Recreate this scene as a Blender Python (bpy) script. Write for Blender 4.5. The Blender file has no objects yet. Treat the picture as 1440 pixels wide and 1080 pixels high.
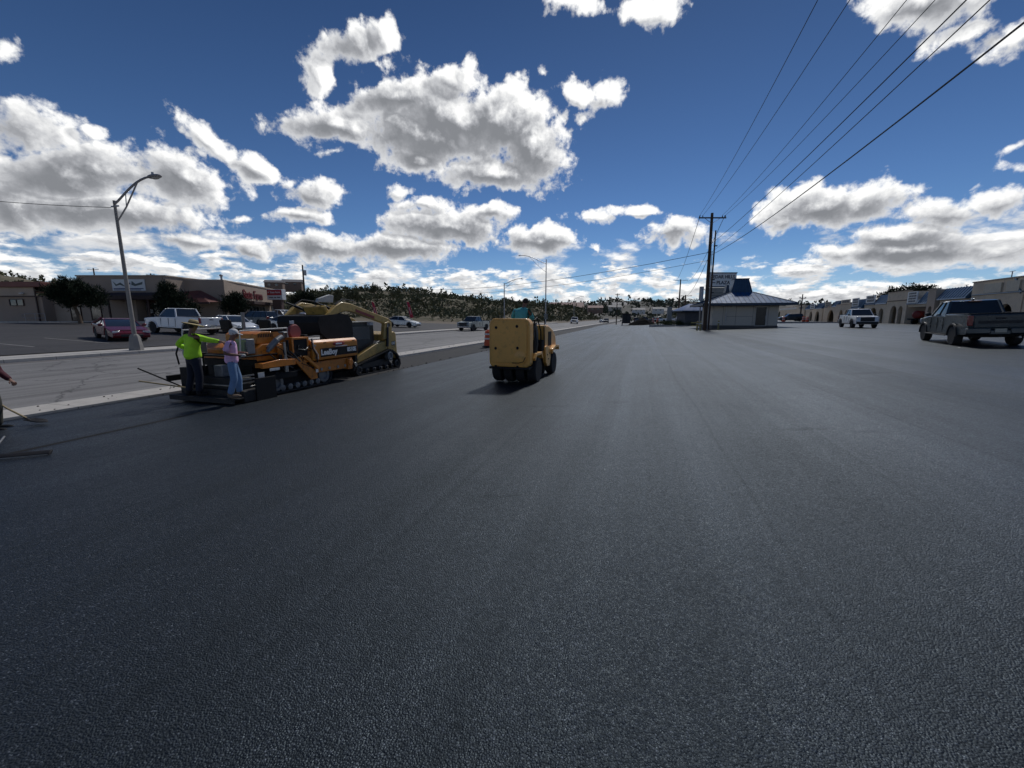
import bpy, bmesh, math, random
from mathutils import Vector, Matrix, noise as mnoise
R = math.radians
SC = bpy.context.scene
COL = SC.collection
# ------------------------------------------------------------------ camera
EYE = 1.85
cd = bpy.data.cameras.new('camera'); cam = bpy.data.objects.new('camera', cd); COL.objects.link(cam)
cd.sensor_width = 36; cd.lens = 36*570/1440; cd.clip_start = .05; cd.clip_end = 9000
cam.location = (0, 0, EYE); cam.rotation_euler = (R(90-9.364), 0, 0)
SC.camera = cam
# ------------------------------------------------------------------ node helper
class NT:
    def __init__(s, t): s.t = t; s.n = t.nodes; s.l = t.links
    def new(s, ty, **k):
        n = s.n.new(ty)
        for a, b in k.items(): setattr(n, a, b)
        return n
    def put(s, sock, v):
        if v is None: return
        if isinstance(v, bpy.types.NodeSocket): s.l.new(v, sock)
        else: sock.default_value = v
    def m(s, op, a, b=None, c=None, clamp=False):
        n = s.new('ShaderNodeMath', operation=op); n.use_clamp = clamp
        s.put(n.inputs[0], a); s.put(n.inputs[1], b); s.put(n.inputs[2], c)
        return n.outputs[0]
    def vm(s, op, a, b=None, out=0, sc=None):
        n = s.new('ShaderNodeVectorMath', operation=op)
        s.put(n.inputs[0], a); s.put(n.inputs[1], b)
        if sc is not None: s.put(n.inputs['Scale'], sc)
        return n.outputs[out]
    def noise(s, vec, scale, detail=2, rough=.5, dist=0, out='Fac', lac=2.):
        n = s.new('ShaderNodeTexNoise'); s.put(n.inputs['Vector'], vec)
        n.inputs['Scale'].default_value = scale; n.inputs['Detail'].default_value = detail
        n.inputs['Roughness'].default_value = rough; n.inputs['Distortion'].default_value = dist
        n.inputs['Lacunarity'].default_value = lac
        return n.outputs[out]
    def ramp(s, f, stops, interp='LINEAR'):
        n = s.new('ShaderNodeValToRGB'); s.put(n.inputs[0], f); e = n.color_ramp
        e.interpolation = interp
        while len(e.elements) < len(stops): e.elements.new(.5)
        for q, (p, c) in zip(e.elements, stops):
            q.position = p; q.color = (c, c, c, 1) if isinstance(c, (int, float)) else (*c, 1)
        return n.outputs[0]
    def mr(s, v, a, b, c=0., d=1., smooth=False):
        n = s.new('ShaderNodeMapRange'); n.interpolation_type = 'SMOOTHSTEP' if smooth else 'LINEAR'
        for i, q in enumerate((v, a, b, c, d)): s.put(n.inputs[i], q)
        return n.outputs[0]
    def mix(s, f, a, b, mode='MIX'):
        n = s.new('ShaderNodeMix', data_type='RGBA'); n.blend_type = mode
        s.put(n.inputs[0], f)
        for i, q in ((6, a), (7, b)): s.put(n.inputs[i], (*q, 1) if isinstance(q, tuple) and len(q) == 3 else q)
        return n.outputs[2]
    def mapping(s, v, loc=(0,0,0), rot=(0,0,0), sc=(1,1,1), ty='POINT'):
        n = s.new('ShaderNodeMapping', vector_type=ty); s.put(n.inputs[0], v)
        n.inputs[1].default_value = loc; n.inputs[2].default_value = rot; n.inputs[3].default_value = sc
        return n.outputs[0]
# ------------------------------------------------------------------ world: daylight sky with cumulus
SUN_AZ, SUN_EL = R(22), R(50)
world = bpy.data.worlds.new('World'); SC.world = world; world.use_nodes = True
wt = NT(world.node_tree); wt.n.clear()
CLOUDS = [(-0.112,0.416,0.215,0.073,-0.11),(0.041,0.368,0.1,0.082,-0.03),(-0.383,0.374,0.103,0.036,0.04),(-0.249,0.442,0.116,0.037,0.27),(-0.033,0.321,0.139,0.048,-0.01),(-0.216,0.347,0.093,0.029,-0.09),(-0.331,0.512,0.08,0.023,0.36),(-0.266,0.533,0.032,0.02,0.11),(-0.409,0.459,0.03,0.031,0.16),(-0.386,0.331,0.026,0.01,0.12),(-0.134,0.479,0.063,0.033,0.04),(-0.191,0.381,0.175,0.058,0.04),(-0.032,0.406,0.144,0.071,-0.01),(-0.838,0.276,0.064,0.038,0.27),(-0.786,0.221,0.136,0.045,0.3),(-0.644,0.248,0.077,0.051,-0.03),(-0.759,0.166,0.171,0.034,0.07),(-0.86,0.165,0.07,0.061,0.18),(-0.597,0.314,0.055,0.022,-0.59),(-0.537,0.288,0.052,0.019,-0.26),(-0.471,0.265,0.031,0.013,-0.05),(-0.433,0.248,0.056,0.032,0.1),(-0.456,0.209,0.069,0.019,0.09),(-0.253,0.273,0.031,0.015,0.06),(-0.558,0.195,0.024,0.008,0.12),(-0.558,0.132,0.05,0.024,0.08),(-0.42,0.152,0.103,0.032,0.06),(-0.652,0.145,0.067,0.02,0.1),(-0.149,0.206,0.141,0.05,0.02),(-0.196,0.252,0.065,0.017,0.04),(0.067,0.181,0.096,0.034,-0.02),(-0.263,0.153,0.146,0.033,0.03),(-0.05,0.235,0.066,0.026,0.0),(0.134,0.462,0.053,0.023,-0.32),(0.207,0.446,0.033,0.024,0.34),(0.068,0.497,0.02,0.012,-0.03),(0.292,0.564,0.073,0.026,-0.15),(0.123,0.586,0.063,0.018,-0.07),(0.162,0.42,0.025,0.011,-0.07),(0.184,0.231,0.057,0.016,0.03),(0.36,0.185,0.066,0.036,-0.07),(0.291,0.226,0.076,0.013,-0.2),(0.199,0.163,0.013,0.012,-0.03),(0.619,0.205,0.091,0.049,-0.15),(0.576,0.188,0.057,0.033,-0.12),(0.682,0.201,0.065,0.041,-0.06),(0.776,0.169,0.057,0.027,-0.17),(0.844,0.178,0.039,0.024,0.16),(0.747,0.122,0.107,0.031,-0.12),(0.659,0.126,0.041,0.02,-0.1),(0.85,0.1,0.042,0.024,-0.11),(0.736,0.141,0.101,0.026,-0.13),(0.721,0.464,0.088,0.033,-0.4),(0.776,0.408,0.034,0.018,0.04),(0.816,0.385,0.042,0.022,0.11),(0.853,0.244,0.015,0.008,0.3),(-0.842,0.367,0.015,0.013,0.36),(-0.761,0.29,0.017,0.009,0.05),(0.86,0.214,0.021,0.01,-0.24),(0.871,0.108,0.021,0.015,-0.13)]
def cloud_group():
    g = bpy.data.node_groups.new('cloud_density', 'ShaderNodeTree')
    g.interface.new_socket('P', in_out='INPUT', socket_type='NodeSocketVector')
    g.interface.new_socket('D', in_out='OUTPUT', socket_type='NodeSocketFloat'); g.interface.new_socket('S', in_out='OUTPUT', socket_type='NodeSocketFloat')
    t = NT(g); gi = t.new('NodeGroupInput'); go = t.new('NodeGroupOutput')
    P = gi.outputs[0]
    wv = t.noise(P, 9, 2, .5, out='Color')
    wv = t.vm('SCALE', t.vm('SUBTRACT', wv, (.5, .5, .5)), sc=.05)
    Q = t.vm('ADD', P, wv)
    cur = None
    Q0 = Q
    for i, (a, e, ra, re, rot) in enumerate(CLOUDS):
        if i and i % 4 == 0:     # keeps the evaluation serial, so that few values are held at once
            Q = t.vm('ADD', Q0, t.vm('SCALE', (1e-7, 0, 0), sc=cur))
        k = t.mapping(Q, (a, e, 0), (0, 0, rot), (ra*1.12, re*1.12, 1), 'TEXTURE')
        d = t.vm('LENGTH', k, out=1)
        # small clouds get less of a core so that the noise tears them
        w = min(1, .3+max(ra, re)*6.5)
        d = t.m('MULTIPLY_ADD', d, -w, w)
        cur = d if cur is None else t.m('MAXIMUM', cur, d)
    blob = t.m('MAXIMUM', cur, -1.2)
    sep = t.new('ShaderNodeSeparateXYZ'); t.put(sep.inputs[0], P); az, el = sep.outputs[0], sep.outputs[1]
    f1 = t.noise(P, 16, 9, .58)
    f2 = t.noise(t.vm('ADD', P, (7.3, 2.1, 0)), 5.2, 2, .5); f3 = t.noise(P, 48, 5, .6, .4)
    fb = t.m('ADD', t.m('MULTIPLY', t.m('SUBTRACT', f1, .5), 2.3), t.m('MULTIPLY', t.m('SUBTRACT', f2, .5), .7))
    fb = t.m('ADD', fb, t.m('MULTIPLY', t.m('SUBTRACT', f3, .5), .75))
    d1 = t.m('ADD', t.m('MULTIPLY', blob, 1.25), fb)
    d1 = t.m('SUBTRACT', d1, .05)
    # low rows of cumulus toward the horizon
    lo = t.mapping(P, sc=(14, 36, 1)); mi = t.mapping(P, (3.1, 1.7, 0), sc=(6.2, 15, 1))
    nl = t.noise(lo, 1, 8, .6); nm = t.noise(mi, 1, 9, .58)
    cl = t.mr(el, .085, .17, .24, -.9, True)
    cm = t.m('ADD', t.mr(el, .05, .13, -.4, .02, True), t.mr(el, .15, .24, 0, -1.2, True))
    d2 = t.m('ADD', t.m('MULTIPLY', t.m('SUBTRACT', nl, .5), 3.0), cl)
    d3 = t.m('ADD', t.m('MULTIPLY', t.m('SUBTRACT', nm, .5), 3.0), cm)
    D = t.m('MAXIMUM', d1, t.m('MAXIMUM', d2, d3))
    t.put(go.inputs[0], D)
    s1 = t.m('ADD', t.m('MULTIPLY', blob, 1.35), t.m('MULTIPLY', t.m('SUBTRACT', t.m('SUBTRACT', d1, t.m('MULTIPLY', blob, 1.25)), 0), .42))
    t.put(go.inputs[1], t.m('MAXIMUM', s1, t.m('MAXIMUM', t.m('MULTIPLY', d2, .8), t.m('MULTIPLY', d3, .8))))
    return g
CG = cloud_group()
tc = wt.new('ShaderNodeTexCoord'); dirv = wt.vm('NORMALIZE', tc.outputs['Generated'])
sp = wt.new('ShaderNodeSeparateXYZ'); wt.put(sp.inputs[0], dirv)
az = wt.m('ARCTAN2', sp.outputs[0], sp.outputs[1]); el = wt.m('ARCSINE', sp.outputs[2])
cb = wt.new('ShaderNodeCombineXYZ'); wt.put(cb.inputs[0], az); wt.put(cb.inputs[1], el)
P = cb.outputs[0]
tosun = wt.vm('NORMALIZE', wt.vm('SUBTRACT', (SUN_AZ, SUN_EL, 0), P))
def dens(p):
    n = wt.new('ShaderNodeGroup'); n.node_tree = CG; wt.put(n.inputs[0], p); return n.outputs
D0, S0 = dens(P); D1, S1 = dens(wt.vm('ADD', wt.vm('ADD', P, wt.vm('SCALE', tosun, sc=wt.m('MULTIPLY_ADD', el, .05, .007))), wt.vm('SCALE', (1e-7, 0, 0), sc=D0)))
alpha = wt.mr(D0, -.05, .36, 0, 1, True)
thin = wt.mr(wt.m('MULTIPLY_ADD', D0, .25, wt.m('MULTIPLY', S0, .75)), .12, .95, 1, 0, True)
topl = wt.m('MULTIPLY_ADD', wt.m('ADD', wt.m('MULTIPLY', wt.m('SUBTRACT', D0, D1), .4), wt.m('MULTIPLY', wt.m('SUBTRACT', S0, S1), 1.3)), 1, .0, clamp=True)
tex = wt.noise(P, 26, 6, .6)
lit = wt.m('ADD', wt.m('MULTIPLY', thin, .74), topl)
lit = wt.m('ADD', lit, wt.m('MULTIPLY', wt.m('SUBTRACT', tex, .5), .5), clamp=True)
ccol = wt.ramp(lit, [(0, (.22, .23, .25)), (.3, (.34, .35, .375)), (.6, (.58, .59, .61)), (1, (.96, .96, .95))])
sky = wt.new('ShaderNodeTexSky'); sky.sky_type = 'NISHITA'; sky.sun_disc = False
sky.sun_elevation = SUN_EL; sky.sun_rotation = SUN_AZ; sky.altitude = 1700; sky.air_density = 1.0; sky.dust_density = .25; sky.ozone_density = 3.0
SKY_K = .072
skyc = wt.vm('SCALE', sky.outputs[0], sc=SKY_K)
skyc = wt.mix(1, skyc, wt.ramp(el, [(0, (.51, .66, .80)), (.25, (.41, .55, .71)), (.62, (.25, .35, .47))]), 'MULTIPLY')
low = wt.mr(el, -.02, .16, .35, 0, True)
skyc = wt.mix(low, skyc, (.42, .55, .72))
csc = wt.vm('SCALE', ccol, sc=.87)
out = wt.mix(alpha, skyc, csc)
bg = wt.new('ShaderNodeBackground'); wt.put(bg.inputs[0], out); bg.inputs[1].default_value = 1
wo = wt.new('ShaderNodeOutputWorld'); wt.l.new(bg.outputs[0], wo.inputs[0])
world.cycles.sampling_method = 'MANUAL'; world.cycles.sample_map_resolution = 512
# ------------------------------------------------------------------ sun
sl = bpy.data.lights.new('sun', 'SUN'); sun = bpy.data.objects.new('sun', sl); COL.objects.link(sun)
sl.energy = 1.7; sl.angle = R(6); sl.color = (1, .985, .96)
sd = Vector((math.sin(SUN_AZ)*math.cos(SUN_EL), math.cos(SUN_AZ)*math.cos(SUN_EL), math.sin(SUN_EL)))
sun.rotation_euler = sd.to_track_quat('Z', 'Y').to_euler(); sun.location = sd*60
vs = SC.view_settings; vs.view_transform = 'Standard'; vs.look = 'None'; vs.exposure = .32; vs.gamma = 1
SC.cycles.use_denoising = True
SC.cycles.max_bounces = 5; SC.cycles.diffuse_bounces = 2; SC.cycles.glossy_bounces = 3; SC.cycles.transparent_max_bounces = 8
# ------------------------------------------------------------------ frame of the street: u to its right, v along it
A = R(17.5); SA, CA = math.sin(A), math.cos(A)
def XY(u, v): return (CA*u+SA*v, -SA*u+CA*v)
def UV(x, y): return (CA*x-SA*y, SA*x+CA*y)
RD = math.pi/2-A          # heading of the street
PROF = [(-900, 4.0), (-400, 3.2), (-120, 1.9), (-62, 1.25), (-35, .6), (-25.3, .26), (-23.7, .22), (-23.45, .08), (-19, -.02), (-14.65, -.43), (-14.1, -.40), (-12.9, -.36), (-9.4, -.29), (0, .0), (8, .36), (18, .72), (30, .85), (60, .95), (900, 1.6)]
def zprof(u):
    for (a, za), (b, zb) in zip(PROF, PROF[1:]):
        if u <= b: return za+(zb-za)*(max(u, a)-a)/(b-a)
    return PROF[-1][1]
def gz(x, y): return zprof(UV(x, y)[0])
# ------------------------------------------------------------------ mesh helper
class MB:
    def __init__(s): s.b = bmesh.new()
    def _add(s, verts, faces, M=None):
        vs = [s.b.verts.new(M @ Vector(v) if M else v) for v in verts]
        for f in faces:
            try: s.b.faces.new([vs[i] for i in f])
            except ValueError: pass
        return vs
    def box(s, c, d, rz=0, rx=0, ry=0, taper=None):
        x, y, z = d[0]/2, d[1]/2, d[2]/2; tx, ty = taper or (1, 1)
        M = Matrix.Translation(c) @ Matrix.Rotation(rz, 4, 'Z') @ Matrix.Rotation(ry, 4, 'Y') @ Matrix.Rotation(rx, 4, 'X')
        v = [(-x,-y,-z),(x,-y,-z),(x,y,-z),(-x,y,-z),(-x*tx,-y*ty,z),(x*tx,-y*ty,z),(x*tx,y*ty,z),(-x*tx,y*ty,z)]
        s._add(v, [(0,3,2,1),(4,5,6,7),(0,1,5,4),(1,2,6,5),(2,3,7,6),(3,0,4,7)], M); return s
    def bx(s, x0, x1, y0, y1, z0, z1): return s.box(((x0+x1)/2, (y0+y1)/2, (z0+z1)/2), (abs(x1-x0), abs(y1-y0), abs(z1-z0)))
    def cyl(s, p0, p1, r0, r1=None, n=14, caps=True):
        p0, p1 = Vector(p0), Vector(p1); r1 = r0 if r1 is None else r1
        q = (p1-p0).to_track_quat('Z', 'Y').to_matrix(); v = []
        for p, r in ((p0, r0), (p1, r1)):
            for i in range(n):
                a = 2*math.pi*i/n; v.append(p+q @ Vector((r*math.cos(a), r*math.sin(a), 0)))
        f = [(i, (i+1) % n, n+(i+1) % n, n+i) for i in range(n)]
        if caps: f += [tuple(range(n-1, -1, -1)), tuple(range(n, 2*n))]
        s._add(v, f); return s
    def lathe(s, c, axis, prof, n=20):   # prof: (radius, offset along axis)
        q = Vector(axis).to_track_quat('Z', 'Y').to_matrix(); c = Vector(c); v = []
        for r, h in prof:
            for i in range(n):
                a = 2*math.pi*i/n; v.append(c+q @ Vector((r*math.cos(a), r*math.sin(a), h)))
        m = len(prof); f = []
        for k in range(m-1):
            for i in range(n): f.append((k*n+i, k*n+(i+1) % n, (k+1)*n+(i+1) % n, (k+1)*n+i))
        if prof[0][0] > 0: f.append(tuple(range(n-1, -1, -1)))
        if prof[-1][0] > 0: f.append(tuple(range((m-1)*n, m*n)))
        s._add(v, f); return s
    def tube(s, pts, r, n=8):
        pts = [Vector(p) for p in pts]; rs = r if isinstance(r, (list, tuple)) else [r]*len(pts); v = []; up = None
        for i, p in enumerate(pts):
            t = (pts[min(i+1, len(pts)-1)]-pts[max(i-1, 0)]).normalized()
            if up is None: up = t.orthogonal().normalized()
            up = (up-t*up.dot(t)); up = up.normalized() if up.length > 1e-6 else t.orthogonal().normalized()
            w = t.cross(up)
            for k in range(n):
                a = 2*math.pi*k/n; v.append(p+(up*math.cos(a)+w*math.sin(a))*rs[i])
        m = len(pts); f = [(k*n+i, k*n+(i+1) % n, (k+1)*n+(i+1) % n, (k+1)*n+i) for k in range(m-1) for i in range(n)]
        f += [tuple(range(n-1, -1, -1)), tuple(range((m-1)*n, m*n))]
        s._add(v, f); return s
    def prism(s, pts, a, b, plane='xz', sh=None):   # closed outline swept across; sh(point, side) may reshape
        def P3(p, t): return {'xz': (p[0], t, p[1]), 'yz': (t, p[0], p[1]), 'xy': (p[0], p[1], t)}[plane]
        n = len(pts); v = [P3(p, a) for p in pts]+[P3(p, b) for p in pts]
        if sh: v = [sh(q) for q in v]
        s._add(v, [tuple(range(n-1, -1, -1)), tuple(range(n, 2*n))]+[(i, (i+1) % n, n+(i+1) % n, n+i) for i in range(n)]); return s
    def quad(s, *p): s._add(p, [tuple(range(len(p)))]); return s
    def ell(s, c, r, n=12, m=8, rz=0, ry=0):
        M = Matrix.Translation(c) @ Matrix.Rotation(rz, 4, 'Z') @ Matrix.Rotation(ry, 4, 'Y'); v = [(0, 0, -r[2])]; f = []
        for j in range(1, m):
            t = math.pi*j/m-math.pi/2
            for i in range(n):
                a = 2*math.pi*i/n; v.append((r[0]*math.cos(t)*math.cos(a), r[1]*math.cos(t)*math.sin(a), r[2]*math.sin(t)))
        v.append((0, 0, r[2])); L = len(v)-1
        for i in range(n):
            f.append((0, 1+(i+1) % n, 1+i)); f.append((L, L-n+i, L-n+(i+1) % n))
            for j in range(m-2): f.append((1+j*n+i, 1+j*n+(i+1) % n, 1+(j+1)*n+(i+1) % n, 1+(j+1)*n+i))
        s._add(v, f, M); return s
    def build(s, name, mat, parent=None, bev=0, ang=38, seg=2, sub=0, recalc=True):
        if recalc: bmesh.ops.recalc_face_normals(s.b, faces=s.b.faces)
        me = bpy.data.meshes.new(name); s.b.to_mesh(me); s.b.free()
        for f in me.polygons: f.use_smooth = True
        me.set_sharp_from_angle(angle=R(ang))
        for m in (mat if isinstance(mat, (list, tuple)) else [mat]): me.materials.append(m)
        o = bpy.data.objects.new(name, me); COL.objects.link(o)
        if parent: o.parent = parent
        if bev:
            q = o.modifiers.new('bevel', 'BEVEL'); q.width = bev; q.segments = seg; q.limit_method = 'ANGLE'; q.angle_limit = R(40)
        if sub:
            q = o.modifiers.new('sub', 'SUBSURF'); q.levels = q.render_levels = sub
        return o
def tag(o, label=None, cat=None, group=None, kind=None):
    if label: o['label'] = label
    if cat: o['category'] = cat
    if group: o['group'] = group
    if kind: o['kind'] = kind
    return o
def empty(name, loc, rz=0, label=None, cat=None, group=None, tilt=0):
    o = bpy.data.objects.new(name, None); COL.objects.link(o); o.location = loc; o.rotation_euler = (tilt, 0, rz); o.empty_display_size = .2
    return tag(o, label, cat, group)
def kids(o): return [c for c in COL.objects if c.parent is o]
def copy_tree(o, parent=None):
    c = o.copy(); COL.objects.link(c); c.parent = parent
    for ch in kids(o): copy_tree(ch, c)
    return c
# ------------------------------------------------------------------ materials
MATS = {}
def mat(name, col, rough=.6, metal=0, var=.12, vs_=3., bump=0, bs=40., coat=0, spec=.5, grime=0, emit=None, alpha=None):
    if name in MATS: return MATS[name]
    m = bpy.data.materials.new(name); m.use_nodes = True; t = NT(m.node_tree)
    p = t.n['Principled BSDF']; tc = t.new('ShaderNodeTexCoord'); V = tc.outputs['Object']
    n1 = t.noise(V, vs_, 5, .6)
    c = t.mix(t.mr(n1, .3, .7), tuple(x*(1-var) for x in col), tuple(min(1, x*(1+var)) for x in col))
    if grime:
        n2 = t.noise(V, vs_*2.3, 6, .7)
        c = t.mix(t.mr(n2, .52, .72, 0, grime), c, (.03, .026, .022))
    t.put(p.inputs['Base Color'], c)
    n3 = t.noise(V, vs_*4, 3, .6)
    t.put(p.inputs['Roughness'], t.mr(n3, .3, .7, max(0, rough-.07), min(1, rough+.07)))
    p.inputs['Metallic'].default_value = metal; p.inputs['Specular IOR Level'].default_value = spec
    if coat: p.inputs['Coat Weight'].default_value = coat; p.inputs['Coat Roughness'].default_value = .06
    if bump:
        b = t.new('ShaderNodeBump'); b.inputs['Strength'].default_value = bump; b.inputs['Distance'].default_value = .01
        t.put(b.inputs['Height'], t.noise(V, bs, 4, .6)); t.l.new(b.outputs[0], p.inputs['Normal'])
    MATS[name] = m; return m
# ------------------------------------------------------------------ ground surfaces
def strip(name, us, v0, v1, m, off=0, step=6, kind='structure', zf=None):
    mb = MB(); vs = []; n = max(1, int((v1-v0)/step)); grid = []
    for i in range(n+1):
        v = v0+(v1-v0)*i/n
        grid.append([mb.b.verts.new((*XY(u, v), (zf(u, v) if zf else zprof(u))+off)) for u in us])
    for i in range(n):
        for j in range(len(us)-1):
            mb.b.faces.new((grid[i][j], grid[i][j+1], grid[i+1][j+1], grid[i+1][j]))
    o = mb.build(name, m, ang=20, recalc=False)
    return tag(o, kind=kind)
def ground_mat(name, build):
    m = bpy.data.materials.new(name); m.use_nodes = True; t = NT(m.node_tree); p = t.n['Principled BSDF']
    g = t.new('ShaderNodeNewGeometry').outputs['Position']
    # street-aligned coordinates (x = across, y = along)
    S = t.mapping(g, rot=(0, 0, A))
    build(t, p, g, S); return m
def bump(t, p, h, strength, dist):
    b = t.new('ShaderNodeBump'); b.inputs['Strength'].default_value = strength; b.inputs['Distance'].default_value = dist
    t.put(b.inputs['Height'], h); t.l.new(b.outputs[0], p.inputs['Normal'])
def fresh_asphalt(t, p, g, S):
    vo = t.new('ShaderNodeTexVoronoi'); vo.feature = 'F1'; t.put(vo.inputs['Vector'], g); vo.inputs['Scale'].default_value = 98; vo.inputs['Randomness'].default_value = 1
    sc = t.new('ShaderNodeSeparateColor'); t.put(sc.inputs[0], vo.outputs['Color'])
    fine = t.noise(g, 160, 3, .7); mid = t.noise(g, 22, 4, .6)
    # roller passes: long streaks along the street, tyre arcs, patches
    st = t.noise(t.mapping(S, sc=(2.3, .045, 1)), 1, 5, .65)
    st2 = t.noise(t.mapping(S, (5, 3, 0), (0, 0, .12), (1.1, .05, 1)), 1, 4, .6)
    patch = t.noise(g, .16, 4, .6); patch2 = t.noise(g, .7, 5, .62)
    seams = t.new('ShaderNodeTexWave'); seams.wave_type = 'BANDS'; seams.bands_direction = 'X'
    t.put(seams.inputs[0], S); seams.inputs['Scale'].default_value = .1; seams.inputs['Distortion'].default_value = 1.2; seams.inputs['Detail'].default_value = 2; seams.inputs['Detail Scale'].default_value = .3
    base = t.ramp(sc.outputs[0], [(0, (.0024, .0032, .005)), (.45, (.0064, .0085, .013)), (.8, (.0165, .0205, .0285)), (.94, (.042, .049, .062)), (1, (.13, .145, .165))])
    k = t.m('ADD', t.mr(st, .3, .7, -.27, .27), t.mr(patch, .3, .7, -.16, .16))
    k = t.m('ADD', k, t.mr(st2, .35, .65, -.2, .2))
    k = t.m('ADD', k, t.mr(patch2, .3, .7, -.16, .16))
    sx = t.new('ShaderNodeSeparateXYZ'); t.put(sx.inputs[0], t.vm('ADD', S, t.vm('SCALE', t.noise(t.mapping(S, sc=(.05, .06, 1)), 1, 2, .5, out='Color'), sc=.9)))
    wn = t.new('ShaderNodeTexWhiteNoise'); wn.noise_dimensions = '1D'; t.put(wn.inputs['W'], t.m('FLOOR', t.m('DIVIDE', sx.outputs[0], 1.55)))
    k = t.m('ADD', k, t.mr(wn.outputs[0], 0, 1, -.17, .17))
    fr = t.m('FRACT', t.m('DIVIDE', sx.outputs[0], 3.1)); k = t.m('ADD', k, t.mr(t.m('ABSOLUTE', t.m('SUBTRACT', fr, .5)), 0, .014, -.4, 0))
    for (qx, qy, rx_, ry_) in ((4.6, 6.2, .5, .10), (5.4, 5.9, .4, .08), (-.2, 4.1, .35, .10), (.8, 8.6, .6, .13), (2.4, 8.8, .4, .12), (10.2, 11.4, .9, .2)):
        dd = t.vm('LENGTH', t.vm('MULTIPLY', t.vm('SUBTRACT', t.vm('ADD', g, t.vm('SCALE', t.noise(g, 2.5, 4, .7, out='Color'), sc=.5)), (qx+.25, qy+.25, .3)), (1/rx_, 1/ry_, 0)), out=1)
        k = t.m('ADD', k, t.mr(dd, .3, 1.2, -.4, 0, True))
    k = t.m('ADD', k, t.mr(fine, .3, .7, -.25, .25)); k = t.m('ADD', k, t.mr(t.noise(g, 34, 2, .6), .3, .7, -.34, .34)); k = t.m('ADD', k, t.mr(t.noise(g, 9, 3, .7), .3, .7, -.16, .16)); k = t.m('MAXIMUM', k, -.8)
    base = t.vm('SCALE', base, sc=t.m('ADD', k, 1.0))
    base = t.vm('SCALE', base, sc=t.mr(vo.outputs['Distance'], .22, .58, 1.15, .30))  # crevices between stones darkened in the colour, adding to the bump shading
    t.put(p.inputs['Base Color'], base)
    rr = t.m('ADD', t.mr(sc.outputs[1], 0, 1, .36, .64), t.m('MULTIPLY', k, -.16))
    t.put(p.inputs['Roughness'], rr); p.inputs['Specular IOR Level'].default_value = .5; p.inputs['Specular Tint'].default_value = (.70, .87, 1, 1)
    h = t.m('ADD', t.m('MULTIPLY', vo.outputs['Distance'], -1.0), t.m('MULTIPLY', mid, .9))
    h = t.m('ADD', h, t.m('MULTIPLY', fine, .3))
    bump(t, p, h, .75, .006)
def rough_base(t, p, g, S):
    n = t.noise(g, 14, 6, .7); q = t.noise(t.mapping(S, sc=(2, .2, 1)), 1, 4, .6)
    c = t.mix(t.mr(n, .3, .7), (.010, .0095, .0095), (.036, .033, .030)); c = t.mix(t.mr(q, .4, .65, 0, .6), c, (.018, .017, .018))
    t.put(p.inputs['Base Color'], c); p.inputs['Roughness'].default_value = .85; bump(t, p, t.noise(g, 30, 6, .7), .8, .02)
def old_asphalt(col, streak=.25):
    def f(t, p, g, S):
        n = t.noise(g, 45, 4, .7); st = t.noise(t.mapping(S, sc=(1.6, .03, 1)), 1, 5, .6); pa = t.noise(g, .35, 5, .65)
        st2 = t.noise(t.mapping(S, sc=(5, .06, 1)), 1, 3, .6)
        k = t.m('ADD', t.mr(n, .25, .75, -.25, .25), t.mr(st, .3, .7, -streak, streak)); k = t.m('ADD', k, t.mr(pa, .3, .7, -.12, .12))
        k = t.m('ADD', k, t.mr(st2, .4, .6, -streak*.5, streak*.5))
        c = t.vm('SCALE', tuple(col), sc=t.m('ADD', k, 1)); 
        w = t.new('ShaderNodeTexVoronoi'); w.feature = 'DISTANCE_TO_EDGE'; t.put(w.inputs[0], t.vm('ADD', g, t.vm('SCALE', t.noise(g, 1.3, 4, .6, out='Color'), sc=1.2))); w.inputs['Scale'].default_value = .22
        c = t.mix(t.mr(w.outputs[0], 0, .012, .6, 0), c, (.02, .02, .02))
        t.put(p.inputs['Base Color'], c); p.inputs['Roughness'].default_value = .75; p.inputs['Specular IOR Level'].default_value = .3
        bump(t, p, n, .4, .006)
    return f
def concrete(col):
    def f(t, p, g, S):
        n = t.noise(g, 3, 7, .7); k = t.noise(g, 60, 3, .6)
        c = t.mix(t.mr(n, .3, .7), tuple(x*.82 for x in col), tuple(x*1.1 for x in col)); c = t.mix(t.mr(k, .55, .7, 0, .35), c, tuple(x*.55 for x in col))
        br = t.new('ShaderNodeTexBrick'); t.put(br.inputs[0], S); br.offset = 0; br.inputs['Scale'].default_value = 1; br.inputs['Mortar Size'].default_value = .012; br.inputs['Brick Width'].default_value = 40; br.inputs['Row Height'].default_value = 1.5
        c = t.mix(br.outputs['Fac'], c, tuple(x*.45 for x in col))
        t.put(p.inputs['Base Color'], c); p.inputs['Roughness'].default_value = .85; bump(t, p, k, .25, .004)
    return f
def dirt(c1, c2):
    def f(t, p, g, S):
        n = t.noise(g, .25, 7, .7); k = t.noise(g, 8, 6, .7)
        c = t.mix(t.mr(n, .35, .65), c1, c2); c = t.mix(t.mr(k, .45, .65, 0, .5), c, (.06, .06, .035))
        t.put(p.inputs['Base Color'], c); p.inputs['Roughness'].default_value = .95; bump(t, p, k, .5, .05)
    return f
G_FRESH = ground_mat('fresh_asphalt', fresh_asphalt); G_ROUGH = ground_mat('milled_base', rough_base)
G_ROAD = ground_mat('worn_road', old_asphalt((.20, .192, .185))); G_LOT = ground_mat('old_lot', old_asphalt((.06, .056, .055), .15))
G_CONC = ground_mat('concrete', concrete((.50, .465, .42))); G_GUT = ground_mat('gutter_concrete', concrete((.17, .155, .145)))
G_DIRT = ground_mat('dry_ground', dirt((.20, .155, .11), (.13, .105, .075)))
US = [u for u, z in PROF]
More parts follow.
